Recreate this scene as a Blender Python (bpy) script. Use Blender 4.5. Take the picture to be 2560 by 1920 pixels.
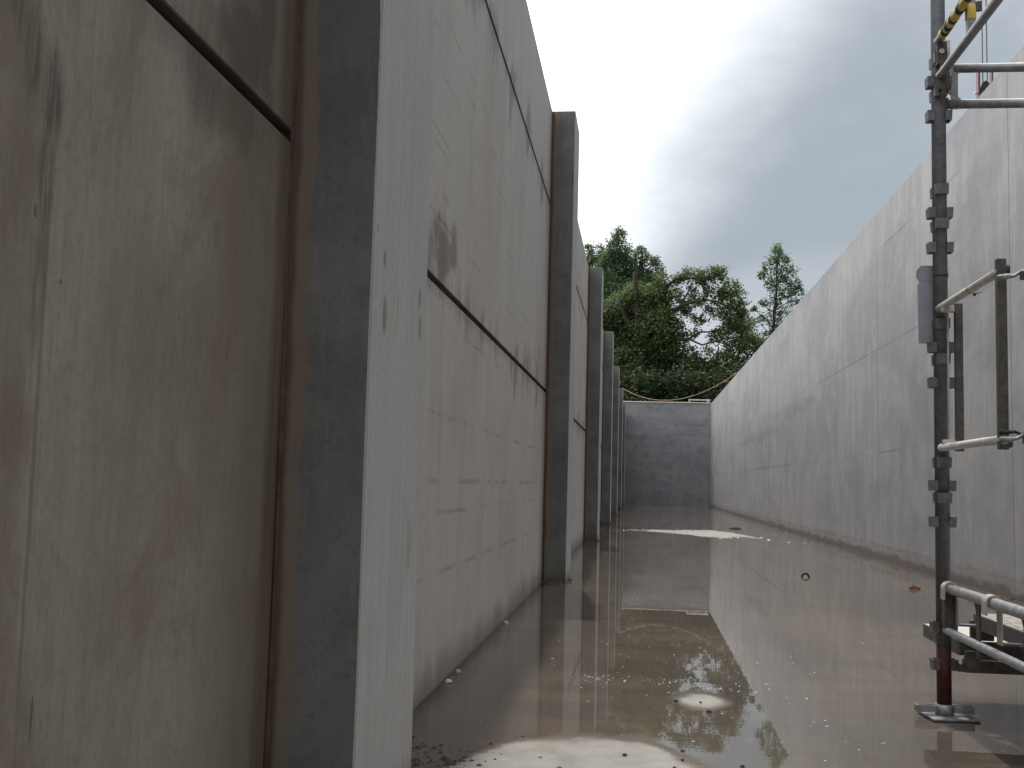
import bpy, bmesh, math, random
from mathutils import Vector, Matrix, noise as mnoise

random.seed(7)
sc = bpy.context.scene
for o in list(bpy.data.objects): bpy.data.objects.remove(o)
COL = sc.collection

# ------------------------------------------------------------------ camera
CAM_H = 0.7598
pit, yaw, rol = 0.0894, -0.1182, 0.0256
cp, sp, cy, sy = math.cos(pit), math.sin(pit), math.cos(yaw), math.sin(yaw)
fwd = Vector((sy*cp, cy*cp, sp)); r0 = Vector((cy, -sy, 0)); u0 = r0.cross(fwd)
rgt = r0*math.cos(rol) + u0*math.sin(rol); up = -r0*math.sin(rol) + u0*math.cos(rol)
cd = bpy.data.cameras.new('camera'); cam = bpy.data.objects.new('camera', cd); COL.objects.link(cam)
cd.sensor_width = 36; cd.lens = 36*2728.39/2560
cd.clip_start = 0.05; cd.clip_end = 2000
M = Matrix((rgt, up, -fwd)).transposed().to_4x4(); M.translation = Vector((0, 0, CAM_H))
cam.matrix_world = M
sc.camera = cam
sc.view_settings.view_transform = 'Standard'; sc.view_settings.look = 'None'
sc.view_settings.exposure = 0.64; sc.view_settings.gamma = 1.0
try: sc.view_settings.use_curve_mapping = False
except Exception: pass

# ------------------------------------------------------------------ sun and sky
SUN = Vector((-0.088, 0.607, 1.0)).normalized()          # direction towards the sun
ld = bpy.data.lights.new('sun', 'SUN'); ld.energy = 1.25; ld.angle = math.radians(1.2); ld.color = (1.0, 0.95, 0.87)
so = bpy.data.objects.new('sun', ld); COL.objects.link(so)
so.rotation_euler = (-SUN).to_track_quat('-Z', 'Y').to_euler(); so.location = (0, 10, 30)


class NT:
    """small helper to write node trees"""
    def __init__(s, tree): s.t = tree; s.n = tree.nodes; s.l = tree.links
    def put(s, sock, v):
        if v is None: return
        if isinstance(v, bpy.types.NodeSocket): s.l.new(v, sock)
        elif isinstance(v, (tuple, list)):
            sock.default_value = (*v, 1.0) if (len(v) == 3 and sock.type == 'RGBA') else v
        else:
            if sock.type == 'RGBA': sock.default_value = (v, v, v, 1)
            elif sock.type == 'VECTOR': sock.default_value = (v, v, v)
            else: sock.default_value = v
    def m(s, op, a, b=None, c=None, clamp=False):
        n = s.n.new('ShaderNodeMath'); n.operation = op; n.use_clamp = clamp
        s.put(n.inputs[0], a); s.put(n.inputs[1], b)
        if c is not None: s.put(n.inputs[2], c)
        return n.outputs[0]
    def add(s, a, b): return s.m('ADD', a, b)
    def sub(s, a, b): return s.m('SUBTRACT', a, b)
    def mul(s, a, b): return s.m('MULTIPLY', a, b)
    def mx(s, a, b): return s.m('MAXIMUM', a, b)
    def abs(s, a): return s.m('ABSOLUTE', a)
    def mix(s, f, a, b, mode='MIX'):
        n = s.n.new('ShaderNodeMix'); n.data_type = 'RGBA'; n.blend_type = mode
        s.put(n.inputs['Factor'], f); s.put(n.inputs[6], a); s.put(n.inputs[7], b)
        return n.outputs[2]
    def step(s, x, lo, hi):           # smoothstep: 0 at lo, 1 at hi
        n = s.n.new('ShaderNodeMapRange'); n.interpolation_type = 'SMOOTHSTEP'
        s.put(n.inputs[0], x); s.put(n.inputs[1], lo); s.put(n.inputs[2], hi)
        if isinstance(lo, (int, float)) and isinstance(hi, (int, float)) and lo > hi:
            n.inputs[1].default_value = hi; n.inputs[2].default_value = lo
            n.inputs[3].default_value = 1; n.inputs[4].default_value = 0
        return n.outputs[0]
    def xyz(s, x, y, z):
        n = s.n.new('ShaderNodeCombineXYZ'); s.put(n.inputs[0], x); s.put(n.inputs[1], y); s.put(n.inputs[2], z); return n.outputs[0]
    def sep(s, v):
        n = s.n.new('ShaderNodeSeparateXYZ'); s.l.new(v, n.inputs[0]); return n.outputs
    def scl(s, v, k):
        n = s.n.new('ShaderNodeVectorMath'); n.operation = 'MULTIPLY'; s.put(n.inputs[0], v); n.inputs[1].default_value = k; return n.outputs[0]
    def noise(s, v, scale=1.0, detail=3.0, rough=0.55, dist=0.0):
        n = s.n.new('ShaderNodeTexNoise'); s.put(n.inputs['Vector'], v)
        n.inputs['Scale'].default_value = scale; n.inputs['Detail'].default_value = detail
        n.inputs['Roughness'].default_value = rough; n.inputs['Distortion'].default_value = dist
        return n.outputs[0]
    def vor(s, v, scale=1.0):
        n = s.n.new('ShaderNodeTexVoronoi'); s.put(n.inputs['Vector'], v); n.inputs['Scale'].default_value = scale
        return n.outputs['Distance']
    def pos(s): return s.n.new('ShaderNodeNewGeometry').outputs['Position']
    def attr(s, name):
        n = s.n.new('ShaderNodeAttribute'); n.attribute_name = name; return n
    def bump(s, h, strength=0.3, dist=0.01):
        n = s.n.new('ShaderNodeBump'); n.inputs['Strength'].default_value = strength
        n.inputs['Distance'].default_value = dist; s.put(n.inputs['Height'], h); return n.outputs[0]


world = bpy.data.worlds.new('World'); sc.world = world; world.use_nodes = True
T = NT(world.node_tree); T.n.clear()
sky = T.n.new('ShaderNodeTexSky'); sky.sky_type = 'NISHITA'; sky.sun_disc = False
sky.sun_elevation = math.asin(SUN.z); sky.sun_rotation = math.atan2(SUN.x, SUN.y)
sky.air_density = 1.0; sky.dust_density = 2.0
dv = T.n.new('ShaderNodeTexCoord').outputs['Generated']
dx, dy, dz = T.sep(dv)
den = T.add(T.mx(dz, 0.0), 0.22)
pl = T.xyz(T.m('DIVIDE', dx, den), T.m('DIVIDE', dy, den), 0.0)
n1 = T.noise(T.scl(pl, (0.55, 1.0, 1)), 1.3, 5, 0.5, 0.3)
n2 = T.noise(T.scl(dv, (1.7, 1.7, 2.6)), 2.3, 6, 0.55, 0.1)
s_ = T.add(T.add(T.mul(dz, 1.6), T.mul(dx, -1.8)), T.add(T.mul(dy, 0.25), T.mul(T.sub(n2, 0.5), 0.42)))
white = T.step(s_, 0.46, 1.12)
vd = T.n.new('ShaderNodeVectorMath'); vd.operation = 'DOT_PRODUCT'; T.l.new(dv, vd.inputs[0]); vd.inputs[1].default_value = Vector((0.13, 0.95, 0.31)).normalized()
lobe = T.step(T.add(vd.outputs['Value'], T.mul(T.sub(n2, 0.5), 0.10)), 0.955, 1.0)
n3 = T.noise(T.scl(dv, (1.6, 1.2, 3.6)), 2.0, 4, 0.5, 0.0)
grey = T.mix(T.step(n3, 0.34, 0.62), (0.30, 0.338, 0.372), (0.50, 0.53, 0.56))
grey = T.mix(T.mul(lobe, T.mul(T.step(n3, 0.30, 0.60), 0.75)), grey, (0.205, 0.242, 0.272))
lowband = T.mul(T.step(dz, 0.22, 0.12), T.step(n1, 0.35, 0.6))
grey = T.mix(T.mul(lowband, 0.6), grey, (0.52, 0.545, 0.58))
grey = T.mix(T.mul(T.step(dy, 0.1, -0.5), 0.55), grey, (0.20, 0.222, 0.25))
cl = T.mix(white, grey, (1.95, 1.98, 2.02))
bg1 = T.n.new('ShaderNodeBackground'); T.l.new(cl, bg1.inputs[0]); bg1.inputs[1].default_value = 0.92
bg2 = T.n.new('ShaderNodeBackground'); T.l.new(sky.outputs[0], bg2.inputs[0]); bg2.inputs[1].default_value = 0.06
mxs = T.n.new('ShaderNodeMixShader'); mxs.inputs[0].default_value = 0.10
T.l.new(bg1.outputs[0], mxs.inputs[1]); T.l.new(bg2.outputs[0], mxs.inputs[2])
T.l.new(mxs.outputs[0], T.n.new('ShaderNodeOutputWorld').inputs[0])

# ------------------------------------------------------------------ dimensions (metres; corridor runs along +Y)
XL, XP, XR = -0.7314, -0.5484, 2.7387
Y1, DY, PL = 2.157, 6.27, 0.5624
YB = 43.47
HL, J1, J2, HR = 3.699, 1.465, 2.948, 4.03


def newmat(name):
    m = bpy.data.materials.new(name); m.use_nodes = True
    t = NT(m.node_tree); t.n.clear()
    out = t.n.new('ShaderNodeOutputMaterial'); b = t.n.new('ShaderNodeBsdfPrincipled')
    t.l.new(b.outputs[0], out.inputs[0])
    return m, t, b


def blobs(t, a, c, L, warp=None, wk=0.35):
    """union of soft ellipses in a plane: L = (a0, c0, ra, rc, strength)"""
    out = None
    for (a0, c0, ra, rc, st) in L:
        u = t.m('DIVIDE', t.sub(a, a0), ra); v = t.m('DIVIDE', t.sub(c, c0), rc)
        d = t.m('SQRT', t.add(t.mul(u, u), t.mul(v, v)))
        if warp is not None: d = t.add(d, t.mul(t.sub(warp, 0.5), wk*4))
        k = t.mul(t.step(d, 1.15, 0.45), st)
        out = k if out is None else t.mx(out, k)
    return out


def mat_panel(name, near=False):
    m, t, b = newmat(name)
    P = t.pos(); x, y, z = t.sep(P)
    fine = t.add(t.mul(t.noise(t.scl(P, (1, 70, 3.0)), 1, 5, 0.7), 0.6), t.mul(t.noise(P, 22, 5, 0.7), 0.4))
    mid = t.noise(t.scl(P, (1, 4.5, 0.8)), 1, 6, 0.62, 0.6)
    blot = t.noise(P, 1.1, 5, 0.6, 0.4)
    cloud = t.noise(P, 4.5, 6, 0.65)
    grain = t.noise(P, 160, 2, 0.6); speck = t.noise(P, 48, 6, 0.78)
    if near: A, B, Cc = (0.262, 0.247, 0.210), (0.325, 0.306, 0.265), (0.190, 0.156, 0.118)  # nearest bay: darker base tone overall, besides its stains
    else: A, B, Cc = (0.415, 0.398, 0.372), (0.500, 0.480, 0.452), (0.315, 0.275, 0.235)
    c = t.mix(t.step(fine, 0.3, 0.7), A, B)
    c = t.mix(t.mul(t.step(mid, 0.42, 0.72), 0.35), c, Cc)
    c = t.mix(t.mul(t.step(blot, 0.45, 0.75), 0.45), c, Cc)
    c = t.mix(t.mul(t.step(cloud, 0.45, 0.8), 0.22), c, (0.42, 0.42, 0.40) if not near else (0.235, 0.240, 0.205))
    c = t.mix(t.mul(t.step(speck, 0.48, 0.68), 0.36), c, Cc)
    c = t.mix(t.mul(t.step(t.noise(t.scl(P, (1, 240, 10)), 1, 3, 0.7), 0.5, 0.68), 0.25), c, Cc)
    # dirt smudged up and down from the open joints between panels
    sm = t.noise(t.scl(P, (1, 3.2, 1.3)), 1, 6, 0.62, 0.5)
    for J in (J1, J2):
        k = t.step(t.sub(t.abs(t.sub(z, J)), t.mul(t.step(sm, 0.42, 0.74), 0.34)), 0.05, -0.16)
        k = t.mul(k, t.step(fine, 0.25, 0.6))
        c = t.mix(t.mul(k, 0.62), c, (0.085, 0.075, 0.062))
        e = t.step(t.abs(t.sub(z, J - 0.02)), 0.05, 0.0)
        c = t.mix(t.mul(e, t.mul(cloud, 0.5)), c, (0.11, 0.10, 0.085))
    # dark foot where the panel meets the wet floor
    ft = t.step(t.sub(z, t.mul(sm, 0.25)), 0.05, -0.12)
    c = t.mix(t.mul(ft, 0.6), c, (0.10, 0.085, 0.07))
    # brown run-off beside each column
    q = t.m('FLOORED_MODULO', t.sub(Y1 + 20*DY, y), DY)
    st_ = t.step(t.sub(q, t.mul(t.noise(t.scl(P, (1, 3, 1.5)), 1, 5), 0.09)), 0.060, 0.012)
    bb = t.noise(t.scl(P, (1, 90, 2.5)), 1, 4, 0.7)
    c = t.mix(t.mul(st_, 0.8), c, t.mix(t.step(bb, 0.35, 0.65), (0.105, 0.066, 0.050), (0.200, 0.135, 0.100)))
    st2 = t.step(t.sub(q, t.mul(fine, 0.35)), 0.34 if near else 0.22, -0.02)
    c = t.mix(t.mul(st2, 0.45 if near else 0.30), c, (0.17, 0.12, 0.09) if not near else (0.10, 0.075, 0.055))
    c = t.mix(t.mul(t.step(t.abs(t.sub(q, 0.035)), 0.003, 0.001), 0.4), c, (0.20, 0.16, 0.13))
    # short vertical scores and black specks
    sc1 = t.noise(t.scl(P, (1, 80, 5.5)), 1, 1.5, 0.5)
    c = t.mix(t.mul(t.step(sc1, 0.76, 0.80), 0.75), c, (0.05, 0.045, 0.04))
    sp1 = t.vor(P, 9.0)
    c = t.mix(t.mul(t.step(sp1, 0.05, 0.02), 0.6), c, (0.05, 0.045, 0.04))
    if near:
        w = t.noise(t.scl(P, (1, 30, 6)), 1, 6, 0.75)
        c = t.mix(t.mul(t.step(t.noise(t.scl(P, (1, 3.0, 2.0)), 1, 7, 0.7, 0.5), 0.46, 0.64), 0.55), c, (0.165, 0.122, 0.082))
        c = t.mix(t.mul(t.step(t.noise(t.scl(P, (1, 5, 2.2)), 1, 7, 0.72), 0.5, 0.7), 0.30), c, (0.135, 0.135, 0.098))
        c = t.mix(t.mul(t.step(t.noise(t.scl(P, (1, 1.0, 1.0)), 70, 5, 0.75), 0.5, 0.72), 0.30), c, (0.12, 0.108, 0.088))
        c = t.mix(t.mul(t.step(t.noise(t.scl(P, (1, 190, 7)), 1, 4, 0.7), 0.52, 0.70), 0.28), c, (0.115, 0.10, 0.08))
        w2 = t.add(t.mul(t.step(t.noise(t.scl(P, (1, 140, 12)), 1, 6, 0.78), 0.38, 0.58), 0.75), 0.25)
        k = blobs(t, y, z, [(1.244, 1.225, 0.026, 0.085, 1.0), (1.240, 1.13, 0.020, 0.10, 0.85), (1.236, 1.00, 0.018, 0.12, 0.6), (1.196, 1.27, 0.024, 0.08, 0.9),
                            (1.165, 1.31, 0.03, 0.05, 0.8), (1.222, 1.072, 0.006, 0.012, 1.0)], w, 0.30)
        c = t.mix(t.mul(t.mul(k, w2), 0.75), c, (0.055, 0.052, 0.045))
        k = blobs(t, y, z, [(1.252, 0.80, 0.006, 0.42, 0.8), (1.19, 0.80, 0.05, 0.6, 0.45), (1.78, 1.17, 0.02, 0.04, 0.4), (1.63, 1.0, 0.25, 0.18, 0.35)], w, 0.3)
        k4 = blobs(t, y, z, [(1.86, 1.56, 0.15, 0.11, 1.0), (1.98, 1.62, 0.06, 0.16, .9), (1.80, 1.40, 0.20, 0.07, .7)], t.noise(P, 7, 6, 0.7), 0.45)
        c = t.mix(t.mul(k4, 0.72), c, (0.075, 0.066, 0.055))
        c = t.mix(t.mul(k, 0.6), c, (0.11, 0.085, 0.06))
    else:
        # faint brown dashes left by battens, level along the wall, in the first bay
        br = t.noise(t.scl(P, (1, 3.0, 9)), 1, 5, 0.65)
        lines = None
        for (zz, w_) in ((2.23, .006), (2.46, .006), (2.0, .006), (1.955, .006), (1.80, .007), (2.36, .006), (1.70, .006), (1.35, .006), (0.997, .009), (0.757, .011), (0.64, .009), (0.42, .008)):
            k = t.step(t.abs(t.sub(z, zz)), w_*1.5, w_*0.4)
            lines = k if lines is None else t.mx(lines, k)
        c = t.mix(t.mul(t.mul(lines, t.step(br, 0.46, 0.62)), 0.38), c, (0.16, 0.12, 0.085))
        k = blobs(t, y, z, [(3.88, 1.58, 0.20, 0.16, 0.9), (4.12, 1.66, 0.10, 0.10, 0.8)], t.noise(P, 7, 6, 0.72), 0.6)
        c = t.mix(t.mul(k, 0.75), c, (0.10, 0.09, 0.075))
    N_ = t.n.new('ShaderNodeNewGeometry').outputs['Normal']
    c = t.mix(t.mul(t.step(t.sep(N_)[2], -0.3, -0.9), 0.85), c, (0.045, 0.038, 0.032))  # faces turned down painted darker, deepening the shade inside the joints
    t.put(b.inputs['Base Color'], c); b.inputs['Roughness'].default_value = 0.82
    b.inputs['Specular IOR Level'].default_value = 0.3
    h = t.add(t.add(t.mul(fine, 0.25), t.mul(cloud, 0.5)), t.mul(grain, 0.25))
    t.put(b.inputs['Normal'], t.bump(h, 0.25, 0.004))
    return m


def mat_column():
    m, t, b = newmat('concrete_column_face')
    P = t.pos(); x, y, z = t.sep(P)
    N_ = t.n.new('ShaderNodeNewGeometry').outputs['Normal']
    nx, ny, nz = t.sep(N_)
    side = t.step(nx, 0.5, 0.8)            # paler face towards the corridor / darker end face
    fine = t.noise(t.scl(P, (40, 40, 1.2)), 1, 3, 0.6)
    blot = t.noise(P, 2.6, 6, 0.65, 0.5)
    cloud = t.noise(P, 9, 6, 0.7)
    grain = t.noise(P, 170, 2, 0.6)
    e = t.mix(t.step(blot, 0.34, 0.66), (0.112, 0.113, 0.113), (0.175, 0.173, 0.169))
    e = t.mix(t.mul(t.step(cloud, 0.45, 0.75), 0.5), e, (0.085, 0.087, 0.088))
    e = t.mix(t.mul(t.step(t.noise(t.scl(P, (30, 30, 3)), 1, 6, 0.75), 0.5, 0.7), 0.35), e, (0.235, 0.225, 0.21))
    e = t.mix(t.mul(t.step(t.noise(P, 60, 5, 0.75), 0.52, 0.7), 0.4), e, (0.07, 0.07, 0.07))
    pit = t.step(t.vor(P, 26), 0.07, 0.03)
    e = t.mix(t.mul(pit, 0.6), e, (0.05, 0.05, 0.05))
    # tan grout smeared on from the wall joint, with a ragged edge
    rag = t.add(t.mul(t.noise(t.scl(P, (2, 2, 4.5)), 1, 7, 0.68), 0.095), 0.002)
    g = t.step(t.sub(t.sub(x, XL), rag), 0.004, -0.002)
    e = t.mix(t.mul(g, 0.7), e, (0.20, 0.15, 0.108))
    g2 = t.step(t.sub(t.sub(x, XL), t.mul(rag, 0.35)), 0.008, -0.006)
    e = t.mix(t.mul(g2, 0.8), e, (0.085, 0.055, 0.042))
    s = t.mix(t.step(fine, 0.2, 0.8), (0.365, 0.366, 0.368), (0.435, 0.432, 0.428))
    s = t.mix(t.mul(t.step(t.noise(P, 55, 6, 0.75), 0.46, 0.68), 0.35), s, (0.27, 0.262, 0.252))
    s = t.mix(t.mul(t.step(t.noise(t.scl(P, (9, 9, 1.2)), 1, 6, 0.7), 0.45, 0.7), 0.3), s, (0.30, 0.29, 0.275))
    s = t.mix(t.mul(pit, 0.35), s, (0.10, 0.095, 0.09))
    s = t.mix(t.mul(t.step(blot, 0.45, 0.75), 0.35), s, (0.29, 0.27, 0.25))
    w = t.noise(P, 18, 4, 0.7)
    k = blobs(t, y, z, [(2.253, 1.225, 0.020, 0.022, 1), (2.271, 1.107, 0.022, 0.045, 1), (2.634, 1.208, 0.018, 0.03, .9),
                        (2.646, 1.135, 0.016, 0.04, .9), (2.183, 1.278, 0.008, 0.012, 1), (2.60, 0.60, 0.04, 0.07, .35)], w, 0.35)
    s = t.mix(t.mul(k, 0.75), s, (0.17, 0.14, 0.095))
    sc1 = t.noise(t.scl(P, (1, 60, 2.4)), 1, 1.5, 0.5)
    s = t.mix(t.mul(t.step(sc1, 0.75, 0.79), 0.6), s, (0.08, 0.07, 0.06))
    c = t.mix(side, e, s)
    # damp, dirty foot
    ft = t.step(t.sub(z, t.mul(cloud, 0.16)), 0.04, -0.08)
    c = t.mix(t.mul(ft, 0.65), c, (0.075, 0.055, 0.045))
    t.put(b.inputs['Base Color'], c); b.inputs['Roughness'].default_value = 0.8
    b.inputs['Specular IOR Level'].default_value = 0.3
    h = t.add(t.mul(cloud, 0.7), t.mul(grain, 0.3))
    t.put(b.inputs['Normal'], t.bump(h, 0.3, 0.004))
    return m


def mat_cast(name, back=False):
    m, t, b = newmat(name)
    P = t.pos(); x, y, z = t.sep(P)
    a = x if back else y
    V = t.xyz(a, z, 0.0)
    fine = t.add(t.mul(t.noise(t.scl(V, (26, 1.6, 1)), 1, 5, 0.7), 0.65), t.mul(t.noise(V, 14, 5, 0.7), 0.35))
    mid = t.noise(t.scl(V, (4, 0.7, 1)), 1, 6, 0.65, 0.4)
    blot = t.noise(t.scl(V, (0.5, 0.9, 1)), 1, 6, 0.62, 0.6)
    cloud = t.noise(V, 3.0, 7, 0.66, 0.3)
    grain = t.noise(P, 120, 2, 0.6)
    if back:
        c = t.mix(t.step(blot, 0.3, 0.7), (0.150, 0.151, 0.163), (0.225, 0.222, 0.228))
        c = t.mix(t.mul(t.step(cloud, 0.42, 0.7), 0.65), c, (0.105, 0.107, 0.120))
        hb = t.noise(t.scl(V, (0.25, 2.2, 1)), 1, 3, 0.6)
        c = t.mix(t.mul(t.step(hb, 0.5, 0.7), 0.4), c, (0.25, 0.24, 0.238))
        c = t.mix(t.mul(t.step(t.abs(t.sub(z, 3.05)), 0.02, 0.004), 0.35), c, (0.29, 0.28, 0.275))
        c = t.mix(t.mul(t.step(t.abs(t.sub(z, 1.62)), 0.10, 0.0), t.mul(mid, 0.45)), c, (0.13, 0.125, 0.125))
        c = t.mix(t.step(fine, 0.55, 0.85), c, (0.24, 0.24, 0.245))
        grooves = 0.0
    else:
        c = t.mix(t.step(fine, 0.28, 0.72), (0.228, 0.220, 0.219), (0.312, 0.302, 0.295))
        c = t.mix(t.mul(t.step(mid, 0.40, 0.62), 0.60), c, (0.195, 0.188, 0.194))
        c = t.mix(t.mul(t.step(blot, 0.44, 0.62), 0.70), c, (0.185, 0.180, 0.190))
        c = t.mix(t.mul(t.step(cloud, 0.5, 0.8), 0.35), c, (0.37, 0.355, 0.335))
        c = t.mix(t.mul(t.step(t.noise(t.scl(V, (1.1, 1.7, 1)), 1, 7, 0.7, 0.8), 0.50, 0.66), 0.22), c, (0.37, 0.36, 0.345))
        # formwork joints: vertical lines and the level lift lines
        grooves = None
        for (y0, w_, k_) in ((8.46, .010, 1), (5.2, .01, 1), (2.0, .01, .7), (11.72, .008, .5), (13.07, .012, .9), (15.87, .012, .6), (18.3, .012, .25), (19.87, .02, .6),
                             (21.1, .012, .35), (23.94, .022, 1), (26.4, .02, .3), (29.34, .03, .8), (33.0, .03, .5), (36.5, .04, .5)):
            k = t.mul(t.step(t.abs(t.sub(y, y0)), w_*1.35, w_*0.4), k_)
            grooves = k if grooves is None else t.mx(grooves, k)
        br = t.noise(t.scl(V, (0.45, 4, 1)), 1, 3)
        hl = None
        for z0 in (1.205, 2.41, 3.57):
            k = t.step(t.abs(t.sub(z, z0)), 0.014, 0.004)
            hl = k if hl is None else t.mx(hl, k)
        hl = t.mul(hl, t.step(br, 0.46, 0.60))
        c = t.mix(t.mul(grooves, 0.65), c, (0.085, 0.082, 0.085))
        c = t.mix(t.mul(hl, 0.6), c, (0.11, 0.106, 0.11))
        # darker damp streak patch half way along, above the second lift
        k = blobs(t, y, z, [(26.0, 1.95, 5.0, 0.16, .7), (20.5, 2.2, 3.0, 0.18, .6), (24.5, 1.2, 4, 0.05, .7), (9.0, 2.2, 2.0, .5, .3)], t.noise(t.scl(V, (1.2, 3, 1)), 1, 5, 0.65), 0.5)
        c = t.mix(t.mul(k, 0.55), c, (0.125, 0.122, 0.132))
        # mortar kicker, brown and crumbling
        kn = t.noise(V, 6, 5, 0.65)
        k = t.step(t.sub(z, t.mul(kn, 0.34)), 0.02, -0.05)
        c = t.mix(t.mul(k, 0.40), c, (0.135, 0.118, 0.105))
        k = t.step(t.sub(z, t.mul(t.noise(t.scl(V, (2.6, 9, 1)), 1, 7, 0.75), 0.30)), -0.06, -0.11)
        c = t.mix(t.mul(k, 0.75), c, (0.075, 0.052, 0.04))
        k = t.mul(t.step(t.abs(t.sub(z, t.add(0.14, t.mul(t.sub(kn, 0.5), 0.1)))), 0.012, 0.003), t.step(cloud, 0.42, 0.55))
        c = t.mix(t.mul(k, 0.5), c, (0.12, 0.11, 0.105))
    t.put(b.inputs['Base Color'], c); b.inputs['Roughness'].default_value = 0.8
    b.inputs['Specular IOR Level'].default_value = 0.3
    h = t.add(t.add(t.mul(fine, 0.3), t.mul(cloud, 0.5)), t.mul(grain, 0.2))
    if grooves is not None and not isinstance(grooves, float): h = t.sub(h, t.mul(grooves, 1.2))
    t.put(b.inputs['Normal'], t.bump(h, 0.28, 0.006))
    return m


def mat_simple(name, c1, c2, rough=0.7, scale=12, metal=0.0, bump=0.1, spec=0.4, c3=None):
    m, t, b = newmat(name)
    o = t.n.new('ShaderNodeTexCoord').outputs['Object']
    n = t.noise(o, scale, 5, 0.62)
    c = t.mix(t.step(n, 0.3, 0.7), c1, c2)
    if c3 is not None:
        n3 = t.noise(o, scale*0.45, 5, 0.66, 0.6)
        c = t.mix(t.mul(t.step(n3, 0.55, 0.7), 0.7), c, c3)
    t.put(b.inputs['Base Color'], c); b.inputs['Metallic'].default_value = metal
    t.put(b.inputs['Roughness'], t.add(t.mul(n, 0.25), rough-0.12)); b.inputs['Specular IOR Level'].default_value = spec
    t.put(b.inputs['Normal'], t.bump(t.noise(o, scale*6, 3), bump, 0.002))
    return m


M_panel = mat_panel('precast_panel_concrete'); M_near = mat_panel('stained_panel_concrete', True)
M_col = mat_column(); M_wall = mat_cast('cast_wall_concrete'); M_back = mat_cast('end_wall_concrete', True)
M_grout = mat_simple('brown_grout', (0.05, 0.034, 0.028), (0.10, 0.07, 0.055), 0.9, 14)
M_galv = mat_simple('galvanised_steel', (0.20, 0.205, 0.215), (0.32, 0.325, 0.335), 0.5, 45, 0.55, 0.15, 0.5, (0.16, 0.13, 0.11))
M_post = mat_simple('dull_painted_steel', (0.115, 0.118, 0.13), (0.17, 0.172, 0.185), 0.6, 40, 0.25, 0.2, 0.4, (0.10, 0.085, 0.08))
M_dark = mat_simple('grimy_steel', (0.06, 0.055, 0.05), (0.12, 0.11, 0.095), 0.7, 40, 0.3, 0.2)
M_red = mat_simple('worn_red_paint', (0.042, 0.009, 0.010), (0.065, 0.017, 0.016), 0.6, 30, 0.0, 0.2, 0.3, (0.045, 0.025, 0.022))
M_wedge = mat_simple('pressed_bracket_steel', (0.10, 0.09, 0.095), (0.17, 0.15, 0.155), 0.6, 40, 0.3, 0.2)
M_pale = mat_simple('scuffed_white_guard_tube', (0.42, 0.41, 0.39), (0.58, 0.56, 0.53), 0.5, 30, 0.1, 0.1, 0.4, (0.26, 0.24, 0.21))
M_tag = mat_simple('grey_plastic', (0.24, 0.25, 0.29), (0.31, 0.30, 0.34), 0.45, 10)
M_black = mat_simple('black_plastic', (0.012, 0.012, 0.014), (0.025, 0.025, 0.028), 0.5, 20)
M_yel = mat_simple('yellow_tape', (0.55, 0.40, 0.07), (0.68, 0.52, 0.12), 0.5, 30)
M_rope = mat_simple('yellow_rope', (0.36, 0.27, 0.12), (0.48, 0.37, 0.18), 0.8, 60)
M_wood = mat_simple('orange_brown_wood', (0.10, 0.05, 0.03), (0.26, 0.13, 0.065), 0.8, 20)
M_leafd = mat_simple('dead_leaf', (0.42, 0.27, 0.05), (0.55, 0.40, 0.12), 0.8, 40)
M_stone = mat_simple('pale_mortar_crumb', (0.42, 0.38, 0.30), (0.58, 0.52, 0.40), 0.9, 40)
M_dstone = mat_simple('dark_grit', (0.05, 0.038, 0.032), (0.11, 0.075, 0.065), 0.95, 30)
M_foam = mat_simple('pale_scum', (0.62, 0.62, 0.60), (0.8, 0.8, 0.78), 0.5, 40)
M_timber = mat_simple('pale_timber', (0.45, 0.42, 0.37), (0.58, 0.55, 0.5), 0.8, 5)
M_crane = mat_simple('crane_red', (0.085, 0.015, 0.025), (0.13, 0.03, 0.042), 0.5, 5)
M_bark = mat_simple('bark', (0.022, 0.018, 0.013), (0.045, 0.037, 0.028), 0.95, 3, 0, 0.5)
M_soil = mat_simple('rough_grass_soil', (0.05, 0.07, 0.025), (0.13, 0.11, 0.07), 0.95, 0.4)


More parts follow.
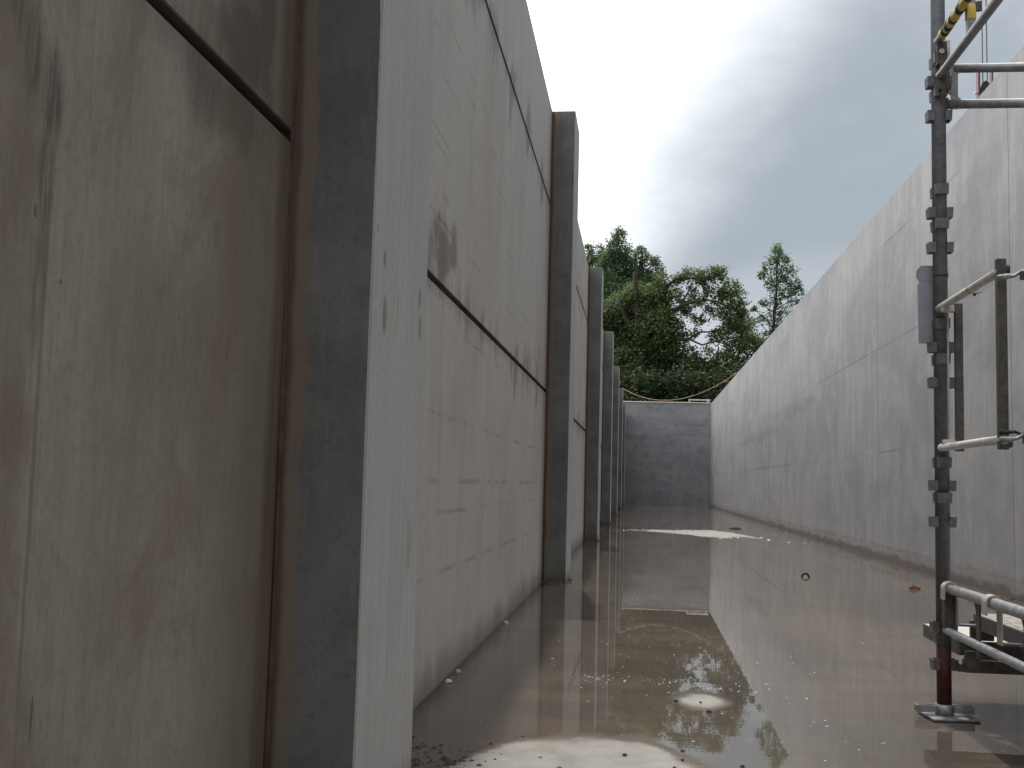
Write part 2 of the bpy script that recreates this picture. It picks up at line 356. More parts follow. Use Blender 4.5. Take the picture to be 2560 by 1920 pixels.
# ------------------------------------------------------------------ mesh helpers
class MB:
    def __init__(s): s.v = []; s.f = []
    def add(s, vs, fs):
        k = len(s.v); s.v += [tuple(v) for v in vs]; s.f += [tuple(i+k for i in f) for f in fs]; return s
    def box(s, x0, x1, y0, y1, z0, z1):
        vs = [(x, y, z) for z in (z0, z1) for y in (y0, y1) for x in (x0, x1)]
        return s.add(vs, [(0, 2, 3, 1), (4, 5, 7, 6), (0, 1, 5, 4), (2, 6, 7, 3), (0, 4, 6, 2), (1, 3, 7, 5)])
    def tube(s, a, b, r, r2=None, n=20, caps=True):
        a = Vector(a); b = Vector(b); r2 = r if r2 is None else r2
        d = (b-a).normalized(); u = d.orthogonal().normalized(); w = d.cross(u)
        vs = []
        for p, rr in ((a, r), (b, r2)):
            for i in range(n):
                t = 2*math.pi*i/n; vs.append(p + (u*math.cos(t) + w*math.sin(t))*rr)
        fs = [(i, (i+1) % n, n+(i+1) % n, n+i) for i in range(n)]
        if caps: fs += [tuple(range(n-1, -1, -1)), tuple(range(n, 2*n))]
        return s.add(vs, fs)
    def path(s, pts, rs, n=8):
        pts = [Vector(p) for p in pts]; m_ = len(pts); vs = []
        u = None
        for i, p in enumerate(pts):
            d = (pts[min(i+1, m_-1)] - pts[max(i-1, 0)]).normalized()
            if u is None: u = d.orthogonal().normalized()
            u = (u - d*u.dot(d)).normalized(); w = d.cross(u)
            rr = rs[i] if isinstance(rs, (list, tuple)) else rs
            for k in range(n):
                t = 2*math.pi*k/n; vs.append(p + (u*math.cos(t)+w*math.sin(t))*rr)
        fs = [(i*n+k, i*n+(k+1) % n, (i+1)*n+(k+1) % n, (i+1)*n+k) for i in range(m_-1) for k in range(n)]
        fs += [tuple(range(n-1, -1, -1)), tuple(range((m_-1)*n, m_*n))]
        return s.add(vs, fs)
    def prism(s, poly, axis, a0, a1):
        """poly in the two other axes (order xyz minus axis)"""
        def p3(p, a):
            return (a, p[0], p[1]) if axis == 'x' else ((p[0], a, p[1]) if axis == 'y' else (p[0], p[1], a))
        n = len(poly); vs = [p3(p, a0) for p in poly] + [p3(p, a1) for p in poly]
        fs = [tuple(range(n)), tuple(range(2*n-1, n-1, -1))] + [(i, n+i, n+(i+1) % n, (i+1) % n) for i in range(n)]
        return s.add(vs, fs)
    def build(s, name, mat, parent=None, loc=(0, 0, 0), smooth=False, bevel=0.0):
        me = bpy.data.meshes.new(name); me.from_pydata(s.v, [], s.f)
        bm = bmesh.new(); bm.from_mesh(me)
        bmesh.ops.recalc_face_normals(bm, faces=bm.faces)
        if bevel: bmesh.ops.bevel(bm, geom=list(bm.edges), offset=bevel, segments=2, affect='EDGES', profile=0.6)
        bm.to_mesh(me); bm.free()
        if smooth:
            for p in me.polygons: p.use_smooth = len(p.vertices) == 4
        me.materials.append(mat)
        o = bpy.data.objects.new(name, me); COL.objects.link(o); o.location = loc
        if parent is not None: o.parent = parent
        return o


def tag(o, label, cat, group=None, kind=None):
    if label: o['label'] = label
    if cat: o['category'] = cat
    if group: o['group'] = group
    if kind: o['kind'] = kind
    return o


def empty(name, loc=(0, 0, 0)):
    o = bpy.data.objects.new(name, None); COL.objects.link(o); o.location = loc; return o


def W(o, name, mat, mb, parent, **k):
    """part built in world coordinates under an empty that stands at parent.location"""
    ob = mb.build(name, mat, parent, **k)
    return ob


# ------------------------------------------------------------------ wetness of the floor
def interp(L, x):
    if x <= L[0][0]: return L[0][1]
    for (a, b), (c, d) in zip(L, L[1:]):
        if x <= c: return b + (d-b)*(x-a)/(c-a)
    return L[-1][1]


def fnoise(x, y, s, o=0.0): return mnoise.noise(Vector((x*s + o, y*s, o*1.7)))


def dry(x, y):
    """>0 on dry islands (in metres from the edge), <0 in water; second value = how soft the edge is"""
    d = -9.0
    if y < 4.0:                                         # large island at the camera's feet
        yb = interp([(-.75, 2.55), (-.62, 2.72), (-.509, 2.93), (-.457, 3.10), (-.35, 3.27), (-.226, 3.35), (-.108, 3.385), (.012, 3.37), (.07, 3.30), (.123, 3.17), (.185, 3.08), (.30, 2.90), (.6, 2.6), (1.2, 2.2)], x)
        d = max(d, (yb - y)*0.35 + 0.014*fnoise(x, y, 7) + 0.010*fnoise(x, y, 24) + 0.005*fnoise(x, y, 55))
    if 3.5 < y < 4.7:                                   # small oval
        u = (x-.235)/.082; v = (y-4.02)/.135
        d = max(d, (1-math.hypot(u, v))*0.08 + 0.014*fnoise(x, y, 11, 3.1) + 0.008*fnoise(x, y, 34, 3.1))
    if 12 < y < 24:                                     # long far island
        c = interp([(-.13, 18.75), (.4, 18.6), (1.0, 18.3), (1.6, 18.0), (1.9, 16.7), (2.15, 15.9)], x)
        w = interp([(-.16, -.1), (-.08, .08), (.4, .45), (.9, 1.1), (1.3, 1.35), (1.55, .8), (1.72, .3), (1.85, .06), (1.95, -.15)], x)
        d = max(d, (w - abs(y-c))*0.12 + 0.05*fnoise(x*1.5, y*.5, 3, 7) + .03*fnoise(x, y, 9, 9) + .015*fnoise(x, y, 24, 3))
    return d


xs = []
x = -1.15
while x < XR - 0.001:
    xs.append(x); x += 0.016
xs.append(XR)
ys = [-8 + i*0.5 for i in range(18)]
y = 1.0
while y < YB:
    ys.append(y); y *= 1.0052
ys.append(YB)


def build_floor():
    nx, ny = len(xs), len(ys)
    D = [[dry(x, y) for x in xs] for y in ys]
    verts = [(x, y, 0.0) for y in ys for x in xs]
    faces = [(j*nx+i, j*nx+i+1, (j+1)*nx+i+1, (j+1)*nx+i) for j in range(ny-1) for i in range(nx-1)]
    me = bpy.data.meshes.new('floor_slab'); me.from_pydata(verts, [], faces)
    at = me.attributes.new('dryness', 'FLOAT', 'POINT')
    flat = [max(-0.2, min(0.2, D[j][i])) for j in range(ny) for i in range(nx)]
    at.data.foreach_set('value', flat)
    fl = bpy.data.objects.new('floor_slab', me); COL.objects.link(fl); fl['kind'] = 'structure'
    # water film: same grid, left open where the slab stands clear
    vid = {}; wv = []; wa = []; wf = []
    for j in range(ny-1):
        for i in range(nx-1):
            c4 = (D[j][i], D[j][i+1], D[j+1][i+1], D[j+1][i])
            if min(c4) > 0.004 or xs[i] < XL - 0.1: continue
            f = []
            for (jj, ii) in ((j, i), (j, i+1), (j+1, i+1), (j+1, i)):
                k = jj*nx+ii
                if k not in vid:
                    vid[k] = len(wv); wv.append((xs[ii], ys[jj], 0.004)); wa.append(max(-0.2, min(0.2, D[jj][ii])))
                f.append(vid[k])
            wf.append(f)
    mw = bpy.data.meshes.new('water'); mw.from_pydata(wv, [], wf)
    a2 = mw.attributes.new('dryness', 'FLOAT', 'POINT'); a2.data.foreach_set('value', wa)
    wo = bpy.data.objects.new('water', mw); COL.objects.link(wo); wo['kind'] = 'structure'
    # slab material
    m, t, b = newmat('wet_floor_concrete')
    P = t.pos(); x, y, z = t.sep(P)
    d = t.attr('dryness').outputs['Fac']
    n_s = t.noise(t.scl(P, (1.3, 0.5, 1)), 1, 6, 0.62, 0.5)
    n_m = t.noise(P, 7, 6, 0.65, 0.3); n_f = t.noise(P, 60, 4, 0.7); n_x = t.noise(t.scl(P, (1.2, 5.5, 1)), 1, 5, 0.62, 0.6)
    dryc = t.mix(t.step(n_m, 0.32, 0.68), (0.25, 0.235, 0.21), (0.345, 0.33, 0.30))
    dryc = t.mix(t.mul(t.step(n_f, 0.55, 0.75), 0.35), dryc, (0.20, 0.182, 0.155))
    wetc = t.mix(t.step(n_s, 0.35, 0.68), (0.100, 0.085, 0.072), (0.178, 0.148, 0.122))
    wetc = t.mix(t.mul(t.step(n_x, 0.46, 0.62), 0.65), wetc, (0.092, 0.084, 0.080))
    wetc = t.mix(t.mul(t.step(n_m, 0.5, 0.8), 0.3), wetc, (0.215, 0.165, 0.118))
    # brown mud swept against the foot of the nearest column
    mud = t.mul(t.step(t.add(x, t.mul(n_m, 0.12)), -0.36, -0.50), t.step(y, 3.75, 3.3))
    damp = t.step(t.add(d, t.mul(t.sub(n_m, 0.5), 0.03)), -0.010, 0.022)
    c = t.mix(damp, wetc, dryc)
    c = t.mix(t.mul(mud, t.add(0.45, t.mul(n_f, 0.5))), c, (0.085, 0.060, 0.052))
    # silt line along both walls
    e1 = t.step(t.sub(t.sub(x, XL), t.mul(n_m, 0.05)), 0.03, -0.01)
    e2 = t.step(t.sub(t.sub(XR, x), t.mul(n_m, 0.16)), 0.01, -0.07)
    e3 = t.step(t.sub(t.sub(YB, y), t.mul(n_m, 1.2)), 0.5, -0.1)
    c = t.mix(t.mul(e1, 0.85), c, (0.03, 0.025, 0.022))
    c = t.mix(t.mul(e2, 0.45), c, (0.07, 0.048, 0.035))
    c = t.mix(t.mul(e3, 0.8), c, (0.05, 0.042, 0.038))
    t.put(b.inputs['Base Color'], c)
    t.put(b.inputs['Roughness'], t.add(0.55, t.mul(damp, 0.35))); b.inputs['Specular IOR Level'].default_value = 0.25
    t.put(b.inputs['Normal'], t.bump(t.add(t.mul(n_m, 0.6), t.mul(n_f, 0.4)), 0.35, 0.006))
    me.materials.append(m)
    # water film material
    mm = bpy.data.materials.new('standing_water'); mm.use_nodes = True
    t = NT(mm.node_tree); t.n.clear()
    P = t.pos(); x, y, z = t.sep(P)
    d = t.attr('dryness').outputs['Fac']
    out = t.n.new('ShaderNodeOutputMaterial')
    tr = t.n.new('ShaderNodeBsdfTransparent'); tr.inputs[0].default_value = (0.90, 0.87, 0.83, 1)
    gl = t.n.new('ShaderNodeBsdfGlossy'); gl.inputs['Roughness'].default_value = 0.0
    gl.inputs['Color'].default_value = (0.95, 0.95, 0.95, 1)
    fr = t.n.new('ShaderNodeFresnel'); fr.inputs[0].default_value = 1.46
    rip = t.add(t.mul(t.noise(t.scl(P, (3, 9, 1)), 1, 3, 0.5), 0.7), t.mul(t.noise(P, 45, 2, 0.5), 0.05))
    near = t.mul(t.step(y, 7.0, 3.5), 1.0)
    bm_ = t.n.new('ShaderNodeBump'); bm_.inputs['Distance'].default_value = 0.01
    t.put(bm_.inputs['Strength'], t.add(0.008, t.mul(near, 0.020))); t.put(bm_.inputs['Height'], rip)
    for q_ in (gl, fr): t.l.new(bm_.outputs[0], q_.inputs['Normal'])
    t.put(gl.inputs['Roughness'], t.mul(t.step(d, -0.05, 0.0), 0.12))
    fade = t.step(t.add(d, t.mul(t.sub(t.noise(P, 30, 5, 0.65), 0.5), 0.03)), 0.002, -0.026)
    fac = t.mul(t.mul(fr.outputs[0], 1.0), fade)
    mx_ = t.n.new('ShaderNodeMixShader'); t.l.new(fac, mx_.inputs[0]); t.l.new(tr.outputs[0], mx_.inputs[1]); t.l.new(gl.outputs[0], mx_.inputs[2])
    t.l.new(mx_.outputs[0], out.inputs[0])
    mw.materials.append(mm)


build_floor()
g = MB().box(-400, 400, -300, 500, -2.0, -0.35).build('ground', M_soil); g['kind'] = 'structure'

# ------------------------------------------------------------------ walls
ORD = ['nearest', 'second', 'third', 'fourth', 'fifth', 'sixth', 'seventh']
LEV = ['lowest', 'middle', 'top']


def panel(y0, y1, z0, z1, mat, name='wall_panel'):
    """precast panel with chamfered arrises, lying against the back of the columns"""
    ch = 0.0025; x0, x1 = XL - 0.16, XL
    poly = [(x0, z0), (x1-ch, z0), (x1, z0+ch), (x1, z1-ch), (x1-ch, z1), (x0, z1)]
    return MB().prism(poly, 'y', y0, y1).build(name, mat)


GAP = 0.024
BOUND = ['between the nearest and second columns', 'between the second and third columns', 'between the third and fourth columns',
         'between the fourth and fifth columns', 'between the fifth and sixth columns', 'between the sixth and seventh columns', 'beyond the seventh column']
for i in range(-1, 7):
    y0 = Y1 + i*DY + PL + 0.003; y1 = min(Y1 + (i+1)*DY - 0.003, YB - 0.003)
    for k, (z0, z1) in enumerate(((-0.02, J1-GAP/2), (J1+GAP/2, J2-GAP/2), (J2+GAP/2, HL))):
        if i == -1 and k == 2: pass
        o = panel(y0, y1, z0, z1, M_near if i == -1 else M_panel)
        if i == -1:
            lab = ['dark olive stained concrete panel filling the left edge before the nearest column, under the sloping joint',
                   'dark stained concrete panel above the sloping joint, left of the nearest column',
                   'topmost concrete panel left of the nearest column'][k]
        else:
            lab = f'{LEV[k]} pale concrete panel of the left wall {BOUND[i]}'
        tag(o, lab, 'wall panel', 'precast panels of the left wall')
    # dark packer strip deep in each open joint
    for (J, w_) in ((J1, 'lower'), (J2, 'upper')):
        o = MB().box(XL-0.10, XL-0.030, y0+0.001, y1-0.001, J-GAP/2+0.0005, J+GAP/2-0.0005).build('joint_seal', M_dark)
        if i == -1: lab = f'dark seal in the {w_} joint of the wall left of the nearest column'
        else: lab = f'dark seal in the {w_} joint of the left wall {BOUND[i]}'
        tag(o, lab, 'joint seal', 'seals in the joints of the left wall')

for i in range(7):
    y0 = Y1 + i*DY
    r_ = empty('concrete_column', (XP-0.3, y0 + PL/2, 0))
    tag(r_, ['nearest and largest grey concrete column of the left wall, cropped by the top of the photo',
             'second concrete column from the camera, its square top against the white sky',
             'third concrete column from the camera, its top before the left tree',
             'fourth concrete column from the camera along the left wall',
             'fifth concrete column from the camera along the left wall',
             'sixth concrete column from the camera, the yellow rope tied at its top',
             'farthest concrete column, a thin sliver beside the end wall'][i], 'column', 'columns along the left wall')
    L = r_.location
    sh = MB(); nz = 124 if i < 2 else 40; rings = []
    for kz in range(nz+1):
        z = -0.02 + (HL+0.024)*kz/nz
        def nib(o): 
            v = mnoise.noise(Vector((o*9.3+i*5, z*14, 0))); w = mnoise.noise(Vector((o*3.3+i, z*3, 2)))
            return 0.0045 + 0.0015*w + max(0, v-0.45)*0.018
        a, b_, c_, d_ = -1.12-L.x, XP-L.x, y0-L.y, y0+PL-L.y; e1, e2 = nib(1), nib(2)
        rings.append([(a, c_, z), (b_-e1, c_, z), (b_, c_+e1, z), (b_, d_-e2, z), (b_-e2, d_, z), (a, d_, z)])
    for rg in rings: sh.v += rg
    sh.f += [(kz*6+q, kz*6+(q+1) % 6, kz*6+6+(q+1) % 6, kz*6+6+q) for kz in range(nz) for q in range(6)]
    sh.f += [tuple(range(5, -1, -1)), tuple(range(nz*6, nz*6+6))]
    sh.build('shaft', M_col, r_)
    mb = MB()
    pts = [(XL+0.002-L.x+0.003*math.sin(z*3.1+i), y0-0.004-L.y, z) for z in [k*0.12 for k in range(31)]]
    mb.path(pts, [0.006+0.002*math.sin(z*7.3+i*2) for z in range(31)], 6)
    mb.build('grout_bead', M_grout, r_, smooth=True)

o = MB().box(XR, XR+0.30, -8, YB+0.30, -0.3, HR).build('cast_wall', M_wall)
tag(o, 'long tall board-marked grey concrete wall along the right side', 'wall')
r_ = empty('end_wall', (1.0, YB, 0))
tag(r_, 'dark blotchy concrete wall closing the far end of the corridor', 'wall')
MB().box(-1.12-1.0, XR-0.002-1.0, 0, 0.30, -0.3, HR).build('wall_face', M_back, r_)
MB().box(-0.9-1.0, XR-0.01-1.0, -0.03, 0.33, HR+0.002, HR+0.040).build('pale_top_strip', M_timber, r_, bevel=0.004)  # thin pale strip drawn along the top of the end wall
o = MB().box(1.88, 2.72, YB+0.02, YB+0.12, HR+0.12, HR+0.16).box(1.88, 1.93, YB+0.02, YB+0.12, HR+0.057, HR+0.12).box(2.60, 2.65, YB+0.02, YB+0.12, HR+0.057, HR+0.12).build('timber_rail', M_timber)
tag(o, 'short pale rail lying on the right end of the far wall top', 'rail')

# rope slung across above the far wall
A = Vector((-0.56, 33.6, HL+0.01)); B = Vector((2.80, 30.3, HR+0.02)); pts = []
for k in range(41):
    s = k/40; p = A.lerp(B, s); sag = 0.60*4*s*(1-s); p.z -= sag*(1.0 - 0.12*(s-0.5)); pts.append(p)
mb = MB(); mb.path([p - A for p in pts], 0.0075, 6)
o = mb.build('rope', M_rope, None, loc=A, smooth=True)
tag(o, 'thin yellow rope sagging from the sixth column to the right wall before the trees', 'rope')

# ------------------------------------------------------------------ scaffold
PX, PY = 1.037, 3.929
scf = empty('scaffold', (PX, PY, 0))
tag(scf, 'grey steel scaffold bay at the right edge with a red-footed upright and taped guard rail', 'scaffold')
S = scf.location


class SMB(MB):            # shape given in world coordinates, stored relative to the scaffold base
    def build(s, name, mat, parent=scf, **k):
        s.v = [(v[0]-S.x, v[1]-S.y, v[2]-S.z) for v in s.v]
        return MB.build(s, name, mat, parent, **k)


post = SMB().tube((PX, PY, 0.245), (PX, PY, 4.6), 0.0245, n=28).build('upright', M_post, smooth=True)


def vpress(z, side, mat):
    """pressed strap standing off the tube: open top and bottom, tapering downwards"""
    mb = SMB(); t_ = 0.004; h = 0.036; w0, w1 = 0.045, 0.042; pr0, pr1 = 0.020, 0.0185; R = 0.022
    def loop(zz, w, p):   # U outline in local (out, across)
        return [(R-0.004, -w/2), (R+p, -w/2), (R+p, w/2), (R-0.004, w/2), (R-0.004, w/2-t_), (R+p-t_, w/2-t_), (R+p-t_, -w/2+t_), (R-0.004, -w/2+t_)]
    top = loop(0, w0, pr0); bot = loop(0, w1, pr1)
    ca = {'+x': (1, 0), '-x': (-1, 0), '+y': (0, 1), '-y': (0, -1)}[side]
    def tr(p, zz): return (PX + p[0]*ca[0] - p[1]*ca[1], PY + p[0]*ca[1] + p[1]*ca[0], zz)
    n = 8
    vs = [tr(p, z-h/2) for p in bot] + [tr(p, z+h/2) for p in top]
    fs = [(i, (i+1) % n, n+(i+1) % n, n+i) for i in range(n)]
    fs += [(0, 1, 6, 7), (1, 2, 5, 6), (2, 3, 4, 5), (n, n+1, n+6, n+7), (n+1, n+2, n+5, n+6), (n+2, n+3, n+4, n+5)]
    mb.add(vs, fs); o_ = MB.build(mb if False else mb, 'dummy', mat) if False else None
    mb2 = MB(); mb2.v = [(v[0]-S.x, v[1]-S.y, v[2]) for v in mb.v]; mb2.f = mb.f
    return mb2.build('v_pressing', mat, post)


for zc in (0.242, 0.7225, 1.2025, 1.679, 2.154, 2.634):
    m_ = M_wedge if zc < 0.3 else M_post
    for dz_ in (0.062, -0.062):
        vpress(zc+dz_, '-x', m_); vpress(zc+dz_, '+x', m_)
    for dz_ in (0.142, 0.020):
        if not (zc < 0.3): vpress(zc+dz_, '-y', m_); vpress(zc+dz_, '+y', m_)
    if zc < 0.3: vpress(zc+0.02, '+y', m_)
# foot: painted sleeve, jack nut with handles, base plate
foot = SMB().tube((PX, PY, 0.045), (PX, PY, 0.244), 0.0242, n=28).build('red_sleeve', M_red, smooth=True)
jk = SMB().tube((PX, PY, 0.010), (PX, PY, 0.048), 0.030, n=28).build('jack_nut', M_galv, smooth=True)
for s_s in (-1, 1):
    mb = MB()
    xa, xb = (0.028*s_s, 0.090*s_s)
    lo_, hi_ = min(xa, xb), max(xa, xb)
    mb.box(lo_, hi_, -0.016, -0.011, 0.020, 0.044); mb.box(lo_, hi_, 0.011, 0.016, 0.020, 0.044)
    mb.box(0.090*s_s if s_s > 0 else -0.095, 0.095 if s_s > 0 else -0.090, -0.0165, 0.0165, 0.0205, 0.0435)
    mb.build('nut_handle', M_galv, jk)
pb = MB(); a_ = math.radians(6); hw = 0.078
poly = [(math.cos(a_)*u*hw - math.sin(a_)*v*hw + 0.012, math.sin(a_)*u*hw + math.cos(a_)*v*hw) for u, v in ((-1, -1), (1, -1), (1, 1), (-1, 1))]
pb.prism(poly, 'z', 0.004+0.001, 0.012)
pb.build('base_plate', M_galv, scf, bevel=0.0012)


def fitting(z, name='ledger_wedge', mat=M_dark, dy=-0.052):
    """clip at a ledger end that drops over the V-pressing"""
    mb = SMB()
    mb.box(PX-0.012, PX+0.024, PY+dy-0.012, PY+dy+0.014, z-0.045, z+0.020)
    mb.prism([(PY+dy-0.012, z-0.045), (PY+dy+0.010, z-0.045), (PY+dy-0.002, z-0.085)], 'x', PX-0.006, PX+0.012)
    return mb


# rails running towards the camera
led = SMB().tube((PX-0.008, PY-0.05, 2.222), (PX+0.012, 1.3, 2.222), 0.0150).build('ledger', M_galv, smooth=True)
o = fitting(2.215).build('ledger_wedge', M_dark, bevel=0.002)
led2 = SMB().tube((PX-0.006, PY-0.06, 0.300), (PX-0.012, 1.3, 0.300), 0.0135).build('ledger', M_galv, smooth=True)
tp = SMB().tube((PX-0.012, PY-0.04, 2.352), (PX-0.005, 1.3, 2.352), 0.0125).build('guard_rail', M_galv, smooth=True)
mb = SMB(); mb.box(PX-0.018, PX+0.016, PY-0.060, PY-0.026, 2.262, 2.345); mb.box(PX-0.010, PX+0.010, PY-0.07, PY-0.055, 2.23, 2.27)
gl_ = mb.build('rail_lock', M_dark, bevel=0.003)
SMB().tube((PX-0.004, PY-0.066, 2.308), (PX-0.004, PY-0.060, 2.308), 0.009).build('bolt', M_pale)
SMB().box(PX+0.012, PX+0.034, PY-0.032, PY-0.027, 2.245, 2.36).build('rail_plate', M_pale, bevel=0.001)
# hazard tape wound on the guard rail (yellow sleeve with black bands)
y_ = PY-0.105
tape = SMB().path([(PX-0.011, y_, 2.352), (PX-0.0105, y_-0.10, 2.352), (PX-0.010, y_-0.2, 2.351), (PX-0.009, y_-0.32, 2.352), (PX-0.008, y_-0.50, 2.352)], [0.0165, 0.0150, 0.0158, 0.0150, 0.0160], 18).build('hazard_tape', M_yel, smooth=True)
for (a1, a2, sk) in ((0.030, 0.052, .010), (0.068, 0.092, .008), (0.126, 0.146, .01), (0.205, 0.235, .012), (0.30, 0.33, .01)):
    n = 18; vs = []; r3 = 0.0172
    for e_ in (a1, a2):
        for k in range(n):
            th = 2*math.pi*k/n
            vs.append((PX-0.0105+r3*math.cos(th)-S.x, y_-e_-sk*math.sin(th)-S.y, 2.352+r3*math.sin(th)))
    mb = MB(); mb.add(vs, [(i, (i+1) % n, n+(i+1) % n, n+i) for i in range(n)]); mb.build('black_band', M_black, tape)
# gate post hanging between guard rail and ledger
SMB().box(PX+0.008, PX+0.034, 3.60, 3.626, 2.255, 2.62).build('gate_post', M_galv, bevel=0.002)
SMB().box(PX+0.0065, PX+0.0355, 3.5985, 3.6275, 2.31, 2.36).build('tape_patch', M_yel, bevel=0.002)
SMB().tube((PX+0.042, 3.60, 2.335), (PX+0.042, 3.60, 2.365), 0.009).build('clamp_knob', M_dark)

# ladder transom running to the right: two tubes joined by welded bars
SMB().tube((PX+0.052, PY, 2.268), (PX+1.9, PY, 2.268), 0.0160).build('transom_tube', M_galv, smooth=True)
SMB().tube((PX+0.030, PY, 2.137), (PX+1.9, PY, 2.137), 0.0165).build('transom_tube', M_galv, smooth=True)
for k in range(4):
    xb = PX+0.054+k*0.58
    mb = SMB(); mb.prism([(xb-0.012, 2.12), (xb+0.012, 2.12), (xb+0.012, 2.148), (xb+0.022, 2.154), (xb+0.012, 2.163), (xb+0.012, 2.244), (xb+0.02, 2.254), (xb+0.012, 2.28), (xb-0.012, 2.28)], 'y', PY-0.006, PY+0.006)
    mb.build('transom_bar', M_galv)
SMB().prism([(PX+0.022, 2.187), (PX+0.036, 2.196), (PX+0.048, 2.182), (PX+0.048, 2.166)], 'y', PY-0.004, PY+0.004).build('gusset', M_galv)
SMB().box(PX+0.020, PX+0.032, PY-0.012, PY+0.012, 2.118, 2.158).build('transom_clip', M_dark, bevel=0.002)


def copy_obj(o, dv_):
    c = o.copy(); COL.objects.link(c); c.location = c.location + Vector(dv_)
    for ch in o.children:
        q = ch.copy(); COL.objects.link(q); q.parent = c
    return c


# guard frame standing on its own: two tubes and two square posts
GX = 1.022
gf = empty('guard_frame', (GX, 3.6, 0.9))
tag(gf, 'small square guard frame of pale tubes and two posts, fixed to the upright', 'guard frame')


class GMB(MB):
    def build(s, name, mat, parent=gf, **k):
        g_ = gf.location
        s.v = [(v[0]-g_.x, v[1]-g_.y, v[2]-g_.z) for v in s.v]
        return MB.build(s, name, mat, parent, **k)


gt = GMB().tube((GX+0.002, 3.90, 1.397), (GX-0.004, 3.225, 1.397), 0.0130).build('top_tube', M_pale, smooth=True)
GMB().tube((GX+0.002, 3.885, 0.914), (GX-0.004, 3.215, 0.914), 0.0130).build('bottom_tube', M_pale, smooth=True)
GMB().prism([(GX-0.016, 0.886), (GX+0.010, 0.886), (GX+0.010, 1.432), (GX-0.016, 1.432)], 'y', 3.216, 3.240).build('near_post', M_dark, bevel=0.002)
GMB().box(GX+0.030, GX+0.054, 3.80, 3.826, 0.90, 1.40).build('far_post', M_dark, bevel=0.002)
GMB().box(GX+0.020, GX+0.024, 3.86, 3.872, 0.92, 1.40).build('edge_strip', M_pale)
GMB().box(GX-0.01, GX+0.05, 3.81, 3.835, 1.372, 1.392).build('corner_clip', M_pale, bevel=0.003)
GMB().box(GX-0.01, GX+0.05, 3.81, 3.835, 0.922, 0.938).build('corner_clip', M_pale, bevel=0.003)
GMB().tube((GX+0.010, 3.235, 1.404), (GX+0.022, 3.235, 1.404), 0.014).build('end_cap', M_dark)
GMB().tube((GX+0.010, 3.235, 0.905), (GX+0.022, 3.235, 0.905), 0.013).build('end_cap', M_dark)
# cable tie round the top tube
mb = GMB(); n = 20; vs = []
for e_ in (-0.003, 0.003):
    for k in range(n):
        th = 2*math.pi*k/n; vs.append((GX-0.001+0.0155*math.cos(th), 3.515+e_+0.006*math.sin(th), 1.397+0.0155*math.sin(th)))
mb.add(vs, [(i, (i+1) % n, n+(i+1) % n, n+i) for i in range(n)])
mb.box(GX+0.004, GX+0.011, 3.508, 3.514, 1.375, 1.383); mb.tube((GX+0.008, 3.512, 1.379), (GX+0.030, 3.505, 1.386), 0.0013, n=6)
mb.build('cable_tie', M_black)
# couplers to the neighbouring frame
for zc in (1.375, 0.915):
    rod = GMB().path([(GX-0.018, 3.20, zc-0.004), (GX+0.002, 3.185, zc-0.001), (GX+0.022, 3.19, zc+0.001), (GX+0.036, 3.17, zc+0.010), (GX+0.060, 3.15, zc+0.013)], [0.010, 0.0085, 0.005, 0.005, 0.0065], 10).build('coupler', M_galv, smooth=True)
    mb = GMB(); mb.tube((GX+0.036, 3.17, zc-0.014), (GX+0.036, 3.17, zc+0.008), 0.0065, n=8); mb.build('coupler_nut', M_dark, rod)
mb = GMB(); mb.path([(GX-0.020, 3.21, 0.938), (GX, 3.205, 0.934), (GX+0.022, 3.205, 0.936), (GX+0.034, 3.20, 0.930)], [0.006, 0.006, 0.005, 0.003], 8); mb.build('black_wrap', M_black)
nf = empty('guard_frame', (1.075, 2.85, 0.9))
tag(nf, 'second guard frame, only its rusty far post showing at the very right edge', 'guard frame')
for (nm, mt, bx) in (('far_post', M_red, (1.070, 1.096, 3.13, 3.156, 0.88, 1.43)), ('near_post', M_dark, (1.070, 1.096, 2.50, 2.526, 0.88, 1.43))):
    mb = MB().box(bx[0]-1.075, bx[1]-1.075, bx[2]-2.85, bx[3]-2.85, bx[4]-0.9, bx[5]-0.9); mb.build(nm, mt, nf, bevel=0.002)
for zz, nm in ((1.40, 'top_tube'), (0.914, 'bottom_tube')):
    MB().tube((0.008, 0.27, zz-0.9), (0.008, -0.30, zz-0.9), 0.013).build(nm, M_pale, nf, smooth=True)

# inspection tag holder strapped behind the upright
th_ = empty('tag_holder', (1.012, PY+0.03, 1.27))
tag(th_, 'grey plastic inspection tag holder strapped behind the upright', 'tag holder')
hx = 1.015
def rel(poly, l): return [(p[0]-l.x, p[1]-l.z) for p in poly]
l_ = th_.location
MB().prism(rel([(hx-0.044, 1.283), (hx+0.050, 1.283), (hx+0.056, 1.49), (hx+0.050, 1.504), (hx-0.042, 1.504), (hx-0.047, 1.49)], l_), 'y', 0.0, 0.008).build('body', M_tag, th_, bevel=0.002)
MB().prism(rel([(hx-0.042, 1.5045), (hx+0.046, 1.5045), (hx+0.060, 1.520), (hx+0.058, 1.545), (hx+0.042, 1.562), (hx-0.036, 1.562), (hx-0.050, 1.545), (hx-0.052, 1.520)], l_), 'y', 0.001, 0.007).build('head', M_tag, th_, bevel=0.002)
mb = MB(); n = 28; vs = []
for zz in (1.513, 1.519):
    for k in range(n):
        a = 2*math.pi*k/n; vs.append((PX+0.0262*math.cos(a)-l_.x, PY+0.0262*math.sin(a)-l_.y, zz-l_.z))
mb.add(vs, [(i, (i+1) % n, n+(i+1) % n, n+i) for i in range(n)]); mb.build('strap', M_black, th_)

